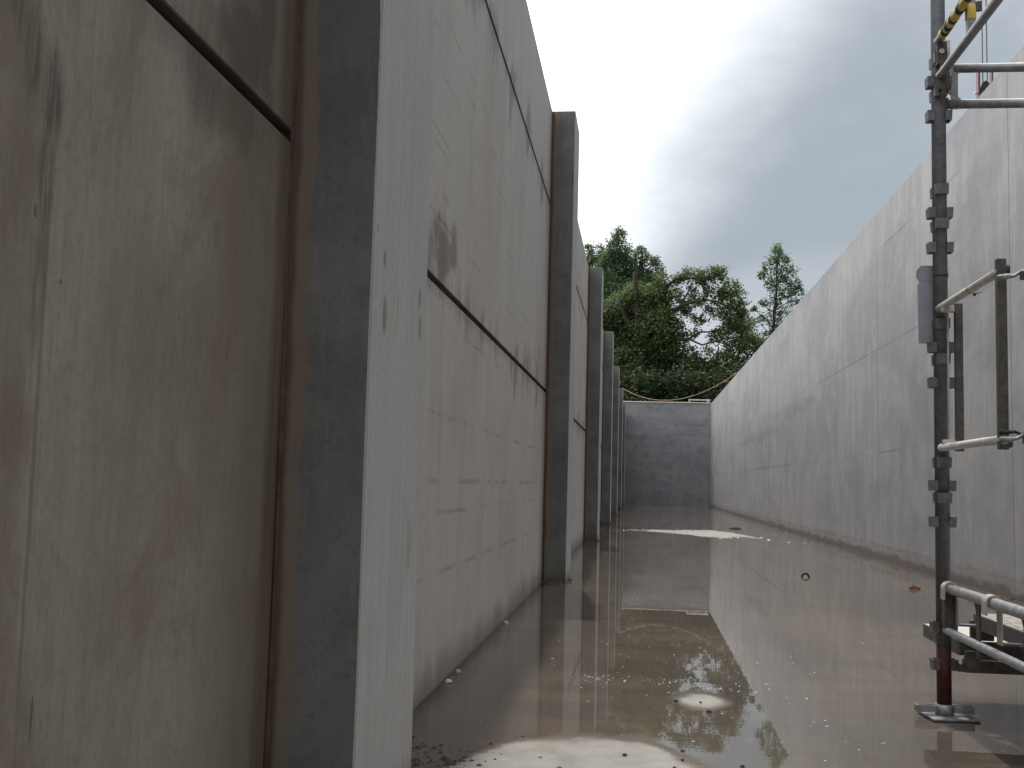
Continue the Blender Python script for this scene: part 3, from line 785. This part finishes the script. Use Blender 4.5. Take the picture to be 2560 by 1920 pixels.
# low lattice rail with deck hooks
TX = 1.030
SMB().tube((TX+0.004, PY-0.060, 0.441), (TX+0.012, 1.3, 0.441), 0.0172, n=24).build('lattice_tube', M_galv, smooth=True)
SMB().box(TX-0.010, TX+0.020, PY-0.082, PY-0.040, 0.292, 0.43).build('lattice_end_plate', M_dark, bevel=0.002)
for k, yb in enumerate((3.545, 3.12, 2.6)):
    mb = SMB(); w = 0.018
    mb.prism([(yb-w, 0.43), (yb-w, 0.255), (yb+w, 0.255), (yb+w, 0.40), (yb+w+0.02, 0.428)], 'x', TX+0.006, TX+0.012)
    mb.build('lattice_bar', M_dark, bevel=0.001)
# lower transoms
SMB().box(PX+0.05, PX+1.9, PY-0.07, PY-0.03, 0.165, 0.205).build('transom', M_dark, bevel=0.003)
SMB().prism([(PX+0.026, 0.20), (PX+0.040, 0.187), (PX+0.05, 0.20), (PX+0.055, 0.235), (PX+0.10, 0.235), (PX+0.10, 0.166), (PX+0.030, 0.166)], 'y', PY-0.062, PY-0.050).build('transom_bracket', M_dark)
SMB().tube((PX+0.15, PY+0.10, 0.19), (PX+1.9, PY+0.10, 0.19), 0.008).build('tie_rod', M_galv)


def deck(name, x0, x1, y0, y1, zt, label, hooks):
    r = empty(name, ((x0+x1)/2, (y0+y1)/2, zt)); l = r.location
    tag(r, label, 'deck board', 'scaffold deck boards')
    mb = MB(); mb.box(x0-l.x, x1-l.x, y0-l.y, y1-l.y, -0.006, 0); mb.build('plank_top', M_deck, r)
    mb = MB()
    mb.box(x0-l.x-0.004, x0-l.x-0.0005, y0-l.y, y1-l.y, -0.048, -0.001)
    mb.box(x0-l.x, x1-l.x, y0-l.y-0.004, y0-l.y-0.0005, -0.048, -0.001)
    mb.box(x0-l.x, x1-l.x, y1-l.y+0.0005, y1-l.y+0.004, -0.048, -0.001)
    mb.build('side_channel', M_wedge, r)
    if hooks:
        for yh in hooks:
            # strap over the lattice tube
            m2 = MB(); R = 0.024; t_ = 0.005; n = 12; pr = []
            for k in range(n+1):
                a = math.radians(185 - 190*k/n); pr.append((R*math.cos(a), R*math.sin(a)))
            outer = [(TX+0.005+p[0], 0.441+p[1]) for p in pr]
            inner = [(TX+0.005+p[0]*(R-t_)/R, 0.441+p[1]*(R-t_)/R) for p in pr]
            left = [(outer[0][0], 0.405), (inner[0][0], 0.405)]
            right = [(inner[-1][0], zt-0.04), (outer[-1][0], zt-0.04)]
            poly = [left[0]] + outer + [right[1], right[0]] + inner[::-1] + [left[1]]
            np_ = len(poly); h = 0.021
            vs = [(p[0]-l.x, yh-h-l.y, p[1]-l.z) for p in poly] + [(p[0]-l.x, yh+h-l.y, p[1]-l.z) for p in poly]
            fs = [(i, np_+i, np_+(i+1) % np_, (i+1) % np_) for i in range(np_)]
            m_o = len(outer)
            for off in (0, np_):
                o_i = list(range(1, 1+m_o)); i_i = [np_-2-k for k in range(m_o)]
                for k in range(m_o-1): fs.append((off+o_i[k], off+o_i[k+1], off+i_i[k+1], off+i_i[k]))
                fs.append((off+0, off+1, off+np_-2, off+np_-1)); fs.append((off+m_o, off+m_o+1, off+m_o+2, off+m_o+3))
            m2.add(vs, fs); m2.build('hook', M_hook, r)
            MB().box(TX+0.029-l.x, x0-0.005-l.x, yh-h+0.002-l.y, yh+h-0.002-l.y, -0.04, -0.034).build('hook_arm', M_wedge, r)
    return r


m, t, b = newmat('perforated_deck_steel')
P = t.pos(); v_ = t.vor(t.scl(P, (1, 1, 0)), 55); n_ = t.noise(P, 30, 4, 0.6)
c = t.mix(t.step(v_, 0.25, 0.5), (0.07, 0.06, 0.055), (0.34, 0.31, 0.28)); c = t.mix(t.mul(n_, 0.5), c, (0.25, 0.215, 0.19))
t.put(b.inputs['Base Color'], c); b.inputs['Roughness'].default_value = 0.7; b.inputs['Metallic'].default_value = 0.1
t.put(b.inputs['Normal'], t.bump(v_, 0.8, 0.004)); M_deck = m
M_hook = mat_simple('dusty_hook_steel', (0.36, 0.32, 0.28), (0.46, 0.42, 0.38), 0.7, 30)
deck('deck_board', 1.125, 2.95-0.3, 3.36, 3.88, 0.36, 'upper perforated steel deck board hooked over the low rail', (3.845, 3.40))
MB_low = deck('deck_board', 1.085, 2.60, 3.92, 4.38, 0.262, 'lower pale deck board lying beneath the upper one, its left end behind the upright', None)
for ch in MB_low.children:
    if ch.name.startswith('plank_top'):
        ch.data.materials.clear(); ch.data.materials.append(M_timber)
    else:
        ch.data.materials.clear(); ch.data.materials.append(M_dark)
SMB().box(1.115, 1.19, 3.885, 3.91, 0.268, 0.335).build('deck_lock', M_dark, bevel=0.004)

# ------------------------------------------------------------------ crane hook beyond the right wall
ck = empty('crane_hook', (6.66, 22, 8.45))
tag(ck, 'crane hook block hanging on two thin cables beyond the right wall', 'crane hook')
mb = MB(); mb.box(-0.11, -0.07, -0.08, 0.08, -0.9, 0.72); mb.build('cheek_plate', M_crane, ck, bevel=0.01)
mb = MB(); mb.box(0.15, 0.18, -0.08, 0.08, -0.9, 0.72); mb.build('cheek_plate', M_crane, ck, bevel=0.01)
mb = MB(); mb.prism([(-0.055, -0.75), (0.135, -0.75), (0.135, 0.34), (0.10, 0.44), (0.04, 0.48), (-0.02, 0.44), (-0.055, 0.34)], 'y', -0.05, 0.05); mb.build('sheave_block', M_black, ck)
MB().tube((-0.16, 0, 0.24), (0.26, 0, 0.24), 0.025, n=10).build('pin', M_pale, ck)
MB().tube((-0.2, 0, -0.2), (0.22, 0, -0.2), 0.03, n=10).build('pin', M_pale, ck)
for xx in (0.0, 0.085):
    MB().tube((xx, 0, 0.40), (xx-0.06, 0, 34), 0.011, n=8).build('cable', M_dark, ck)
mb = MB()
mb.path([(0.03, 0, -0.75), (0.03, 0, -1.0), (0.12, 0, -1.15), (0.08, 0, -1.35), (-0.06, 0, -1.32), (-0.1, 0, -1.2)], [0.05, 0.05, 0.06, 0.06, 0.05, 0.02], 10); mb.build('hook', M_black, ck)

# ------------------------------------------------------------------ small things on the floor
def crumb(name, x, y, r, mat, label, cat, group=None, flat=0.6, seed=0, z=0.002):
    rnd = random.Random(seed); bm = bmesh.new(); bmesh.ops.create_icosphere(bm, subdivisions=2, radius=r)
    for v in bm.verts:
        k = 1 + 0.45*mnoise.noise(v.co*(1.6/r) + Vector((seed*3.1, 0, 0))); v.co = Vector((v.co.x*k*(1+rnd.random()*.1), v.co.y*k, v.co.z*k*flat))
    me = bpy.data.meshes.new(name); bm.to_mesh(me); bm.free(); me.materials.append(mat)
    o = bpy.data.objects.new(name, me); COL.objects.link(o); o.location = (x, y, z + r*flat*0.5); o.rotation_euler[2] = rnd.random()*6
    if label: tag(o, label, cat, group)
    return o


crumb('mortar_lump', -0.700, 4.12, 0.014, M_stone, 'pale yellow mortar lump at the foot of the left wall', 'mortar lump', None, .8, 3)
crumb('mortar_lump', -0.705, 4.37, 0.009, M_stone, 'small pinkish mortar lump just behind the yellow one at the left wall', 'mortar lump', None, .8, 4)
crumb('mortar_lump', -0.700, 5.9, 0.014, M_stone, 'pale mortar lump halfway along the foot of the first left bay', 'mortar lump', None, .8, 5)
# steel washer in the water
bm = bmesh.new(); mj = 0.030; mn = 0.010; vs = []
for i in range(28):
    a = 2*math.pi*i/28; row = []
    for k in range(12):
        c_ = 2*math.pi*k/12; rr = mj + mn*math.cos(c_); row.append(bm.verts.new((rr*math.cos(a), mn*math.sin(c_)*0.9, rr*math.sin(a))))
    vs.append(row)
for i in range(28):
    for k in range(12): bm.faces.new((vs[i][k], vs[(i+1) % 28][k], vs[(i+1) % 28][(k+1) % 12], vs[i][(k+1) % 12]))
me = bpy.data.meshes.new('rubber_ring'); bm.to_mesh(me); bm.free(); me.materials.append(M_black)
for p in me.polygons: p.use_smooth = True
o = bpy.data.objects.new('rubber_ring', me); COL.objects.link(o); o.location = (1.44, 9.8, 0.004); o.rotation_euler = (math.radians(-12), 0, 0.1)
tag(o, 'small black ring standing tilted in the water near the right wall', 'ring')
# splinters
def splinter(x, y, L_, ang, mat, label):
    mb = MB(); mb.prism([(-L_/2, -0.012), (L_*0.15, -0.010), (L_/2, 0.0), (L_*0.1, 0.010), (-L_/2, 0.014)], 'z', 0.0, 0.016)
    mb.add([(-L_/2, -0.012, 0.0165), (-L_/2, 0.014, 0.0165), (-L_*0.1, 0, 0.034), (L_*0.3, 0, 0.0165)], [(0, 2, 3), (1, 3, 2), (0, 1, 2), (0, 3, 1)])
    o = mb.build('wood_splinter', mat, None, loc=(x, y, 0.004)); o.rotation_euler[2] = ang; tag(o, label, 'wood splinter'); return o
splinter(2.15, 8.95, 0.085, 0.05, M_wood, 'orange brown wood splinter floating left of the scaffold upright')
splinter(1.75, 20.5, 0.22, 2.9, M_dark, 'dark wood wedge on the floor beyond the far dry patch')
mb = MB(); pts = [(math.cos(a)*r, math.sin(a)*r*0.6) for a, r in [(k*math.pi/6, 0.016+0.006*math.sin(k*2.3)) for k in range(12)]]
mb.prism(pts, 'z', 0, 0.002); o = mb.build('dead_leaf', M_leafd, None, loc=(1.262, 3.60, 0.006)); o.rotation_euler = (0.25, 0.1, 0.4)
tag(o, 'ochre dead leaf on the floor in the scaffold shadow', 'leaf')
# twigs / grit on the near dry patch, each one by itself
spots = [(-0.262, 3.10, .005, 'small grey chip, leftmost on the near dry patch'), (-0.20, 2.98, .0075, 'dark pebble on the near dry patch below its upper edge'),
         (-0.03, 3.17, .007, 'dark pebble near the top middle of the near dry patch'), (0.02, 2.94, .011, 'largest flat pebble on the near dry patch, at the bottom edge'),
         (-0.13, 2.93, .006, 'thin dark chip at the bottom of the near dry patch'), (0.105, 3.06, .005, 'tiny dark pebble at the right rim of the near dry patch'),
         (0.225, 3.985, .005, 'tiny dark chip on the small oval dry patch'), (0.245, 3.83, .009, 'brown pebble in the water just in front of the oval dry patch'),
         (0.14, 3.985, .008, 'dark pebble at the left tip of the oval dry patch'), (0.135, 3.25, .007, 'black pebble in shallow water right of the near dry patch'),
         (0.13, 3.15, .005, 'small black pebble on the right shore of the near dry patch'), (0.29, 3.11, .007, 'black pebble in the water at the bottom centre')]
for i, (x, y, r, lb) in enumerate(spots):
    crumb('pebble', x, y, r, M_dstone if i not in (0, 3) else M_stone, lb, 'pebble', 'pebbles on the floor', .55, 20+i)


def scatter(name, n, fn, mat, rmin, rmax, flat, z, label, cat, seed=1):
    """uncountable litter as one mesh of irregular low lumps"""
    rnd = random.Random(seed); mb = MB()
    for _ in range(n):
        p = fn(rnd)
        if p is None: continue
        x, y = p; r = rmin + (rmax-rmin)*rnd.random()**3; k = rnd.randint(5, 7); a0 = rnd.random()*6
        st = rnd.uniform(0.8, 1.8)
        ring = [(x + r*st*math.cos(a0+2*math.pi*i/k)*rnd.uniform(.6, 1.2), y + r*math.sin(a0+2*math.pi*i/k)*rnd.uniform(.6, 1.2), z) for i in range(k)]
        mb.add(ring + [(x + r*rnd.uniform(-.3, .3), y, z + r*flat*rnd.uniform(.6, 1.3))], [(i, (i+1) % k, k) for i in range(k)])
    me = bpy.data.meshes.new(name); me.from_pydata(mb.v, [], mb.f); me.materials.append(mat)
    o = bpy.data.objects.new(name, me); COL.objects.link(o)
    tag(o, label, cat, kind='stuff'); return o


SC = [(random.uniform(-.25, .6), 4.32 + random.gauss(0, .07), random.uniform(.015, .07)) for _ in range(16)]
def f_foam(r):
    u = r.random()
    if u < 0.40:
        c_ = r.choice(SC); x = c_[0] + r.gauss(0, 0.06); y = c_[1] + r.gauss(0, c_[2])
    elif u < 0.68: x = r.uniform(-.4, .75); y = r.uniform(3.35, 5.6)
    else: x = r.uniform(XP, XR-0.1); y = 2.9 + 18*r.random()**2
    return None if (dry(x, y) > -0.01 or x < XP+0.03) else (x, y)
scatter('floating_scum', 680, f_foam, M_foam, 0.0008, 0.0036, 0.5, 0.0045, 'tiny pale flecks of scum floating on the water', 'scum', 5)
def f_mud(r):
    x = XL + 0.03 + abs(r.gauss(0, 0.14)); y = 2.95 + r.gauss(0, 0.17)
    return None if (x > -0.32 or y < Y1+PL or y > 3.5) else (x, y)
scatter('mud_crumbs', 520, f_mud, M_dstone, 0.0015, 0.012, 0.9, 0.0005, 'dark reddish mud crumbs at the foot of the nearest column', 'mud', 8)
def f_wall(r):
    y = 7 + 34*r.random(); return (XR - abs(r.gauss(0, 0.07)) - 0.005, y)
scatter('wall_foot_rubble', 500, f_wall, M_dstone, 0.004, 0.025, 0.7, 0.0005, 'crumbled dirt along the foot of the right wall', 'rubble', 9)
def f_wl(r):
    i = r.randint(0, 5); y = Y1 + i*DY + PL + r.random()*(DY-PL); return (XL + 0.012 + abs(r.gauss(0, 0.01)), y)
scatter('gutter_crumbs', 260, f_wl, M_stone, 0.002, 0.006, 0.8, 0.0005, 'small pale crumbs in the dark line along the left wall', 'crumbs', 10)
def f_col(r):
    i = r.randint(1, 6); y0 = Y1 + i*DY; u = r.random()
    return (XL + (XP-XL+0.03)*u, y0 - abs(r.gauss(0, 0.035))) if r.random() < .7 else (XP + abs(r.gauss(0, 0.02)), y0 + PL*r.random()*0.5)
scatter('column_foot_silt', 420, f_col, M_dstone, 0.004, 0.022, 0.9, 0.0005, 'dark silt gathered round the feet of the columns', 'silt', 11)
def f_isl(r):
    x = r.uniform(-.3, 2.4); y = r.uniform(15.6, 21.5); return None if not (-0.06 < dry(x, y) < 0.05) else (x, y)
scatter('island_debris', 240, f_isl, M_stone, 0.006, 0.028, 0.7, 0.003, 'crumbs of mortar round the far dry patch', 'debris', 12)


# ------------------------------------------------------------------ trees
def leaf_mat(name, ca, cb, cc):
    m = bpy.data.materials.new(name); m.use_nodes = True; t = NT(m.node_tree); t.n.clear()
    out = t.n.new('ShaderNodeOutputMaterial')
    v = t.attr('tint').outputs['Fac']; P = t.pos(); n = t.noise(P, 0.9, 3, 0.6)
    c = t.mix(v, ca, cb); c = t.mix(t.mul(t.step(n, 0.45, 0.65), 0.7), c, cc)
    d = t.n.new('ShaderNodeBsdfDiffuse'); t.l.new(c, d.inputs[0])
    tr = t.n.new('ShaderNodeBsdfTranslucent'); t.l.new(t.mix(0.5, c, cb), tr.inputs[0])
    g = t.n.new('ShaderNodeBsdfGlossy'); g.inputs['Roughness'].default_value = 0.45; g.inputs[0].default_value = (.5, .5, .5, 1)
    a = t.n.new('ShaderNodeMixShader'); a.inputs[0].default_value = 0.40; t.l.new(d.outputs[0], a.inputs[1]); t.l.new(tr.outputs[0], a.inputs[2])
    b2 = t.n.new('ShaderNodeMixShader'); b2.inputs[0].default_value = 0.06; t.l.new(a.outputs[0], b2.inputs[1]); t.l.new(g.outputs[0], b2.inputs[2])
    t.l.new(b2.outputs[0], out.inputs[0]); return m


M_pop = leaf_mat('poplar_leaves', (0.060, 0.100, 0.050), (0.150, 0.215, 0.105), (0.085, 0.14, 0.06))
M_oak = leaf_mat('oak_leaves', (0.048, 0.080, 0.032), (0.135, 0.180, 0.065), (0.105, 0.130, 0.045))
M_bush = leaf_mat('undergrowth_leaves', (0.03, 0.05, 0.022), (0.07, 0.095, 0.04), (0.05, 0.06, 0.028))


def crown(name, clumps, Y, depth, leaf, dens, mat, parent, seed, sub=0.34):
    rnd = random.Random(seed); V = []; F = []; Tn = []
    for (cx, cz, r) in clumps:
        nsub = max(12, int(dens*(r*r)*150))
        yc = Y + rnd.uniform(-.5, .5)*depth
        tint_c = rnd.random()*0.35
        for _ in range(nsub):
            while True:
                p = Vector((rnd.uniform(-1, 1), rnd.uniform(-1, 1), rnd.uniform(-1, 1)))
                if 0.05 < p.length < 1: break
            p = p.normalized()*(p.length**0.45)
            c0 = Vector((cx + p.x*r, yc + p.y*max(r, depth*0.35), cz + p.z*r*0.95))
            rs = sub*rnd.uniform(.55, 1.1)*min(1.0, 0.45+r)
            tc = tint_c + rnd.random()*0.35
            for _k in range(rnd.randint(12, 20)):
                q = Vector((rnd.gauss(0, .5), rnd.gauss(0, .5), rnd.gauss(0, .42)))*rs
                c = c0 + q; L_ = leaf*rnd.uniform(.6, 1.25)
                a = Vector((rnd.gauss(0, 1), rnd.gauss(0, 1), rnd.gauss(0, .6))).normalized()
                b_ = a.cross(Vector((rnd.gauss(0, .6), rnd.gauss(0, .6), 1.0))).normalized()
                k = len(V)
                V += [tuple(c - a*L_*.5), tuple(c + b_*L_*.36), tuple(c + a*L_*.5), tuple(c - b_*L_*.36)]
                F.append((k, k+1, k+2, k+3)); Tn += [min(1, max(0, tc + rnd.uniform(-.15, .3)))]*4
    l = parent.location
    V = [(v[0]-l.x, v[1]-l.y, v[2]-l.z) for v in V]
    me = bpy.data.meshes.new(name); me.from_pydata(V, [], F)
    at = me.attributes.new('tint', 'FLOAT', 'POINT'); at.data.foreach_set('value', Tn)
    me.materials.append(mat); o = bpy.data.objects.new(name, me); COL.objects.link(o); o.parent = parent
    return o


def wood(name, limbs, parent, mat=M_bark):
    l = parent.location; mb = MB()
    for pts, rs in limbs:
        # wander a little between given points
        P_ = [Vector(p) for p in pts]; out = []; rr = []
        for i in range(len(P_)-1):
            for k in range(4):
                s = k/4; q = P_[i].lerp(P_[i+1], s); w_ = 0.10*(P_[i+1]-P_[i]).length*0.5
                q += Vector((mnoise.noise(q*1.3)*w_, mnoise.noise(q*1.1+Vector((5, 0, 0)))*w_, 0)); out.append(q - l); rr.append(rs[i]+(rs[i+1]-rs[i])*s)
        out.append(P_[-1] - l); rr.append(rs[-1]); mb.path(out, rr, 8)
    return mb.build(name, mat, parent, smooth=True)


def branches(seed, stem, Y, clumps, r0_=0.05):
    """thin limbs from the stem out to each clump"""
    rnd = random.Random(seed); L = []
    for (cx, cz, r) in clumps:
        zb = cz - rnd.uniform(.6, 1.5); xb = stem(zb)
        L.append(([(xb, Y, zb), ((xb+cx)/2 + rnd.uniform(-.1, .1), Y+rnd.uniform(-.3, .3), (zb+cz)/2 - .05), (cx, Y+rnd.uniform(-.4, .4), cz)], [r0_, r0_*.6, r0_*.25]))
    return L


POP_A = [(-1.33, 14.49, 0.35), (-1.37, 13.74, 0.66), (-1.48, 12.73, 0.92), (-1.57, 11.15, 1.14), (-1.75, 9.36, 1.43), (-2.05, 7.14, 1.65), (-0.7, 12.28, 0.55), (-1.9, 13.1, .4), (-1.0, 13.2, .35), (-2.1, 11.9, .6), (-0.9, 10.9, .8), (-2.3, 10.2, .9), (-0.8, 9.0, 1.0), (-2.2, 12.7, .3)]
POP_B = [(-0.11, 14.04, 0.22), (-0.17, 13.52, 0.44), (-0.2, 12.51, 0.7), (-0.09, 11.16, 0.92), (0.11, 9.38, 1.1), (0.71, 13.07, 0.24), (0.73, 12.28, 0.44), (0.85, 11.28, 0.57), (0.35, 7.61, 1.32), (-0.45, 11.9, .5), (0.3, 12.0, .5), (0.45, 10.6, .7), (0.95, 12.7, .22), (0.5, 13.2, .2)]
POP_C = [(-3.04, 14.17, 0.22), (-2.96, 13.52, 0.44), (-2.87, 12.36, 0.7), (-2.89, 10.95, 0.99), (-3.03, 8.88, 1.21), (-2.45, 14.13, 0.22), (-2.39, 13.52, 0.4), (-3.11, 7.05, 1.32), (-2.45, 12.3, .6), (-2.3, 11.2, .7), (-3.3, 13.0, .4), (-3.4, 11.8, .7)]
OAK = [(2.33, 10.41, 0.37), (1.84, 10.37, 0.29), (2.79, 10.28, 0.37), (3.33, 10.37, 0.4), (3.5, 10.52, 0.26), (1.52, 10.18, 0.27), (0.88, 10.08, 0.33), (2.97, 9.72, 0.29), (3.96, 9.67, 0.44), (4.38, 9.45, 0.37), (4.56, 8.99, 0.33), (4.15, 8.71, 0.48), (3.79, 9.17, 0.37), (3.43, 8.8, 0.26), (2.43, 9.35, 0.26), (2.08, 8.88, 0.26), (1.71, 9.35, 0.26), (4.33, 7.89, 0.48), (4.78, 7.25, 0.48), (4.25, 7.07, 0.51), (3.71, 7.7, 0.33), (5.05, 6.53, 0.4), (4.79, 5.98, 0.55), (0.62, 9.34, 0.66), (-0.11, 9.43, 0.55), (-0.84, 9.05, 0.73), (-1.56, 8.49, 0.77), (-1.91, 7.37, 0.92), (-0.45, 7.75, 0.92), (0.64, 7.76, 0.82), (1.37, 7.77, 0.51), (1.56, 6.85, 0.51), (0.66, 6.29, 0.92), (-0.79, 6.09, 1.01), (3.19, 6.05, 0.44), (2.56, 5.67, 0.44), (1.75, 5.57, 0.66), (3.9, 5.78, 0.55), (3.37, 5.32, 0.55), (3.0, 6.87, 0.22), (2.44, 8.33, 0.22), (0.99, 8.51, 0.4), (-2.25, 6.07, 0.92), (2.19, 6.4, 0.26), (-0.33, 10.0, .34), (-0.3, 8.9, .5), (0.9, 9.35, .4), (1.35, 9.75, .3), (1.2, 8.6, .42), (1.9, 9.0, .28), (2.6, 9.1, .26), (3.1, 8.95, .25), (1.9, 7.5, .3), (2.5, 7.9, .22), (3.3, 7.6, .3), (0.2, 6.9, .8), (1.2, 6.9, .6), (2.3, 6.7, .35), (1.5, 8.1, .35), (2.9, 6.3, .35), (-0.9, 7.0, .8), (4.5, 6.4, .45), (0.3, 8.6, .6), (3.55, 6.6, .4), (2.75, 8.5, .2), (4.9, 7.9, .4), (5.2, 7.3, .35), (5.35, 6.2, .45), (4.6, 8.4, .4), (3.95, 8.2, .4), (3.0, 5.9, .6), (2.2, 6.0, .6), (3.7, 6.2, .6), (1.4, 6.1, .8), (4.6, 5.5, .7), (0.1, 5.4, .9), (1.2, 5.2, .9), (2.4, 5.1, .7), (-1.5, 5.4, .9), (-1.2, 8.0, .8), (-2.2, 8.4, .7), (0.3, 8.1, .8), (1.1, 7.4, .6), (3.4, 9.5, .3), (2.2, 9.7, .25)]
SLIM = [(7.95, 14.9, 0.29), (7.81, 14.35, 0.48), (8.23, 14.11, 0.48), (7.4, 13.79, 0.38), (8.62, 13.51, 0.48), (8.0, 13.27, 0.52), (7.01, 13.26, 0.24), (8.88, 12.91, 0.38), (7.47, 12.67, 0.43), (8.4, 12.43, 0.52), (9.27, 12.44, 0.29), (7.82, 11.83, 0.43), (8.93, 11.96, 0.43), (7.13, 11.71, 0.24), (8.4, 11.12, 0.48), (7.37, 10.88, 0.43), (7.94, 10.4, 0.48), (6.79, 10.52, 0.33), (6.55, 11.35, 0.14), (7.25, 9.69, 0.43), (7.83, 9.46, 0.52), (6.91, 9.21, 0.33), (7.49, 8.51, 0.52), (8.29, 9.7, 0.48), (9.21, 10.89, 0.48)]
for nm, cl_, Y, x0, top, lb, sd in (('poplar_tree', POP_A, 60, -1.5, 14.2, 'tall leafy poplar with the highest rounded tip behind the left wall', 1),
                                    ('poplar_tree', POP_B, 60.6, -0.1, 13.6, 'poplar with a narrow double tip just right of the highest one', 2),
                                    ('poplar_tree', POP_C, 61.5, -2.9, 13.8, 'poplar half hidden behind the second and third columns', 3)):
    r = empty(nm, (x0, Y, -0.35)); tag(r, lb, 'tree', 'poplars behind the left wall')
    st = (lambda zz, x0=x0: x0)
    wood('trunk', [([(x0, Y, -0.35), (x0+.05, Y, 5), (x0-.05, Y, 10), (x0+.05, Y, top)], [0.28, 0.2, 0.11, 0.02])] + branches(sd, st, Y, cl_, 0.05), r)
    crown('crown', cl_, Y, 1.6, 0.135, 1.9, M_pop, r, sd, 0.34)
r = empty('poplar_tree', (7.7, 65, -0.35)); tag(r, 'slim open-crowned poplar standing alone behind the right wall', 'tree', None)
stem = lambda zz: 7.45 + 0.45*max(0, min(1, (zz-7)/7))
wood('trunk', [([(7.4, 65, -0.35), (7.45, 65, 5), (7.6, 65, 9.5), (7.95, 65, 14.6)], [0.22, 0.17, 0.10, 0.02])] + branches(9, stem, 65, SLIM, 0.045), r)
crown('crown', SLIM, 65, 0.8, 0.14, 0.72, M_pop, r, 17, 0.30)
r = empty('oak_tree', (-0.33, 50, -0.35)); tag(r, 'broad ivy-clad oak with dark spreading limbs above the end wall', 'tree')
wood('trunk', [([(-0.33, 50, -0.35), (-0.37, 50, 4.6), (-0.29, 49.9, 6.46), (-0.17, 49.8, 8.31)], [0.42, 0.32, 0.24, 0.17]),
               ([(-0.17, 49.8, 8.2), (-0.3, 49.7, 9.8), (-0.35, 49.7, 10.5)], [0.15, 0.13, 0.10]),
               ([(-0.29, 49.8, 7.6), (-0.83, 49.7, 8.4), (-1.03, 49.7, 9.24)], [0.18, 0.12, 0.06]),
               ([(-0.2, 49.8, 8.2), (0.62, 49.5, 9.06), (1.12, 49.4, 9.81), (1.52, 49.4, 10.14), (2.52, 49.5, 10.18), (3.3, 49.6, 10.35)], [0.13, 0.10, 0.075, 0.055, 0.035, 0.012]),
               ([(-0.1, 49.8, 7.3), (0.99, 49.4, 8.3), (1.71, 49.3, 8.9), (2.8, 49.3, 9.17), (3.52, 49.4, 9.04), (4.3, 49.5, 8.6)], [0.14, 0.10, 0.075, 0.05, 0.035, 0.012]),
               ([(0.2, 49.8, 6.3), (1.37, 49.4, 7.3), (2.09, 49.3, 7.37), (2.63, 49.3, 7.69), (2.99, 49.3, 7.69), (4.2, 49.3, 8.1)], [0.12, 0.08, 0.06, 0.045, 0.035, 0.012]),
               ([(2.09, 49.3, 7.37), (2.7, 49.3, 7.1), (3.26, 49.3, 7.27), (4.3, 49.4, 7.0)], [0.045, 0.04, 0.03, 0.012]),
               ([(2.52, 49.5, 10.18), (2.9, 49.5, 9.6), (3.5, 49.5, 9.4)], [0.05, 0.04, 0.015]),
               ([(1.71, 49.3, 8.9), (2.0, 49.3, 9.4), (2.3, 49.3, 10.1)], [0.05, 0.04, 0.015])], r)
crown('crown', OAK, 50.3, 1.6, 0.125, 1.6, M_oak, r, 33, 0.33)
BUSH = [(-2.6, 4.6, .8), (-1.91, 4.58, 0.77), (-0.72, 4.52, 0.68), (0.29, 4.62, 0.77), (1.47, 4.55, 0.71), (2.64, 4.66, 0.68), (3.63, 4.59, 0.71), (4.46, 5.11, 0.6), (5.3, 4.6, .8)]
BL = ['behind the farthest columns', 'behind the left end of the far wall', 'left of the rope\'s low point', 'below the oak trunk', 'behind the rope\'s low point',
      'behind the middle right of the far wall', 'behind the right end of the far wall', 'showing over the corner where the two walls meet', 'behind the far end of the right wall']
for i, (bx, bz, br) in enumerate(BUSH):
    r = empty('shrub', (bx, 47.0, -0.35)); tag(r, 'dark leafy shrub ' + BL[i], 'shrub', 'shrubs behind the end wall')
    cl_ = [(bx, bz+.35, br), (bx-.3, bz-.6, br*1.1), (bx+.3, bz-1.6, br*1.2), (bx, bz-2.8, br*1.2)]
    wood('stem', [([(bx, 47, -0.35), (bx+.1, 47, bz-1), (bx, 47, bz+.3)], [0.09, 0.06, 0.02])], r)
    crown('foliage', cl_, 47.2, 1.4, 0.14, 1.5, M_bush, r, 60+i, 0.34)
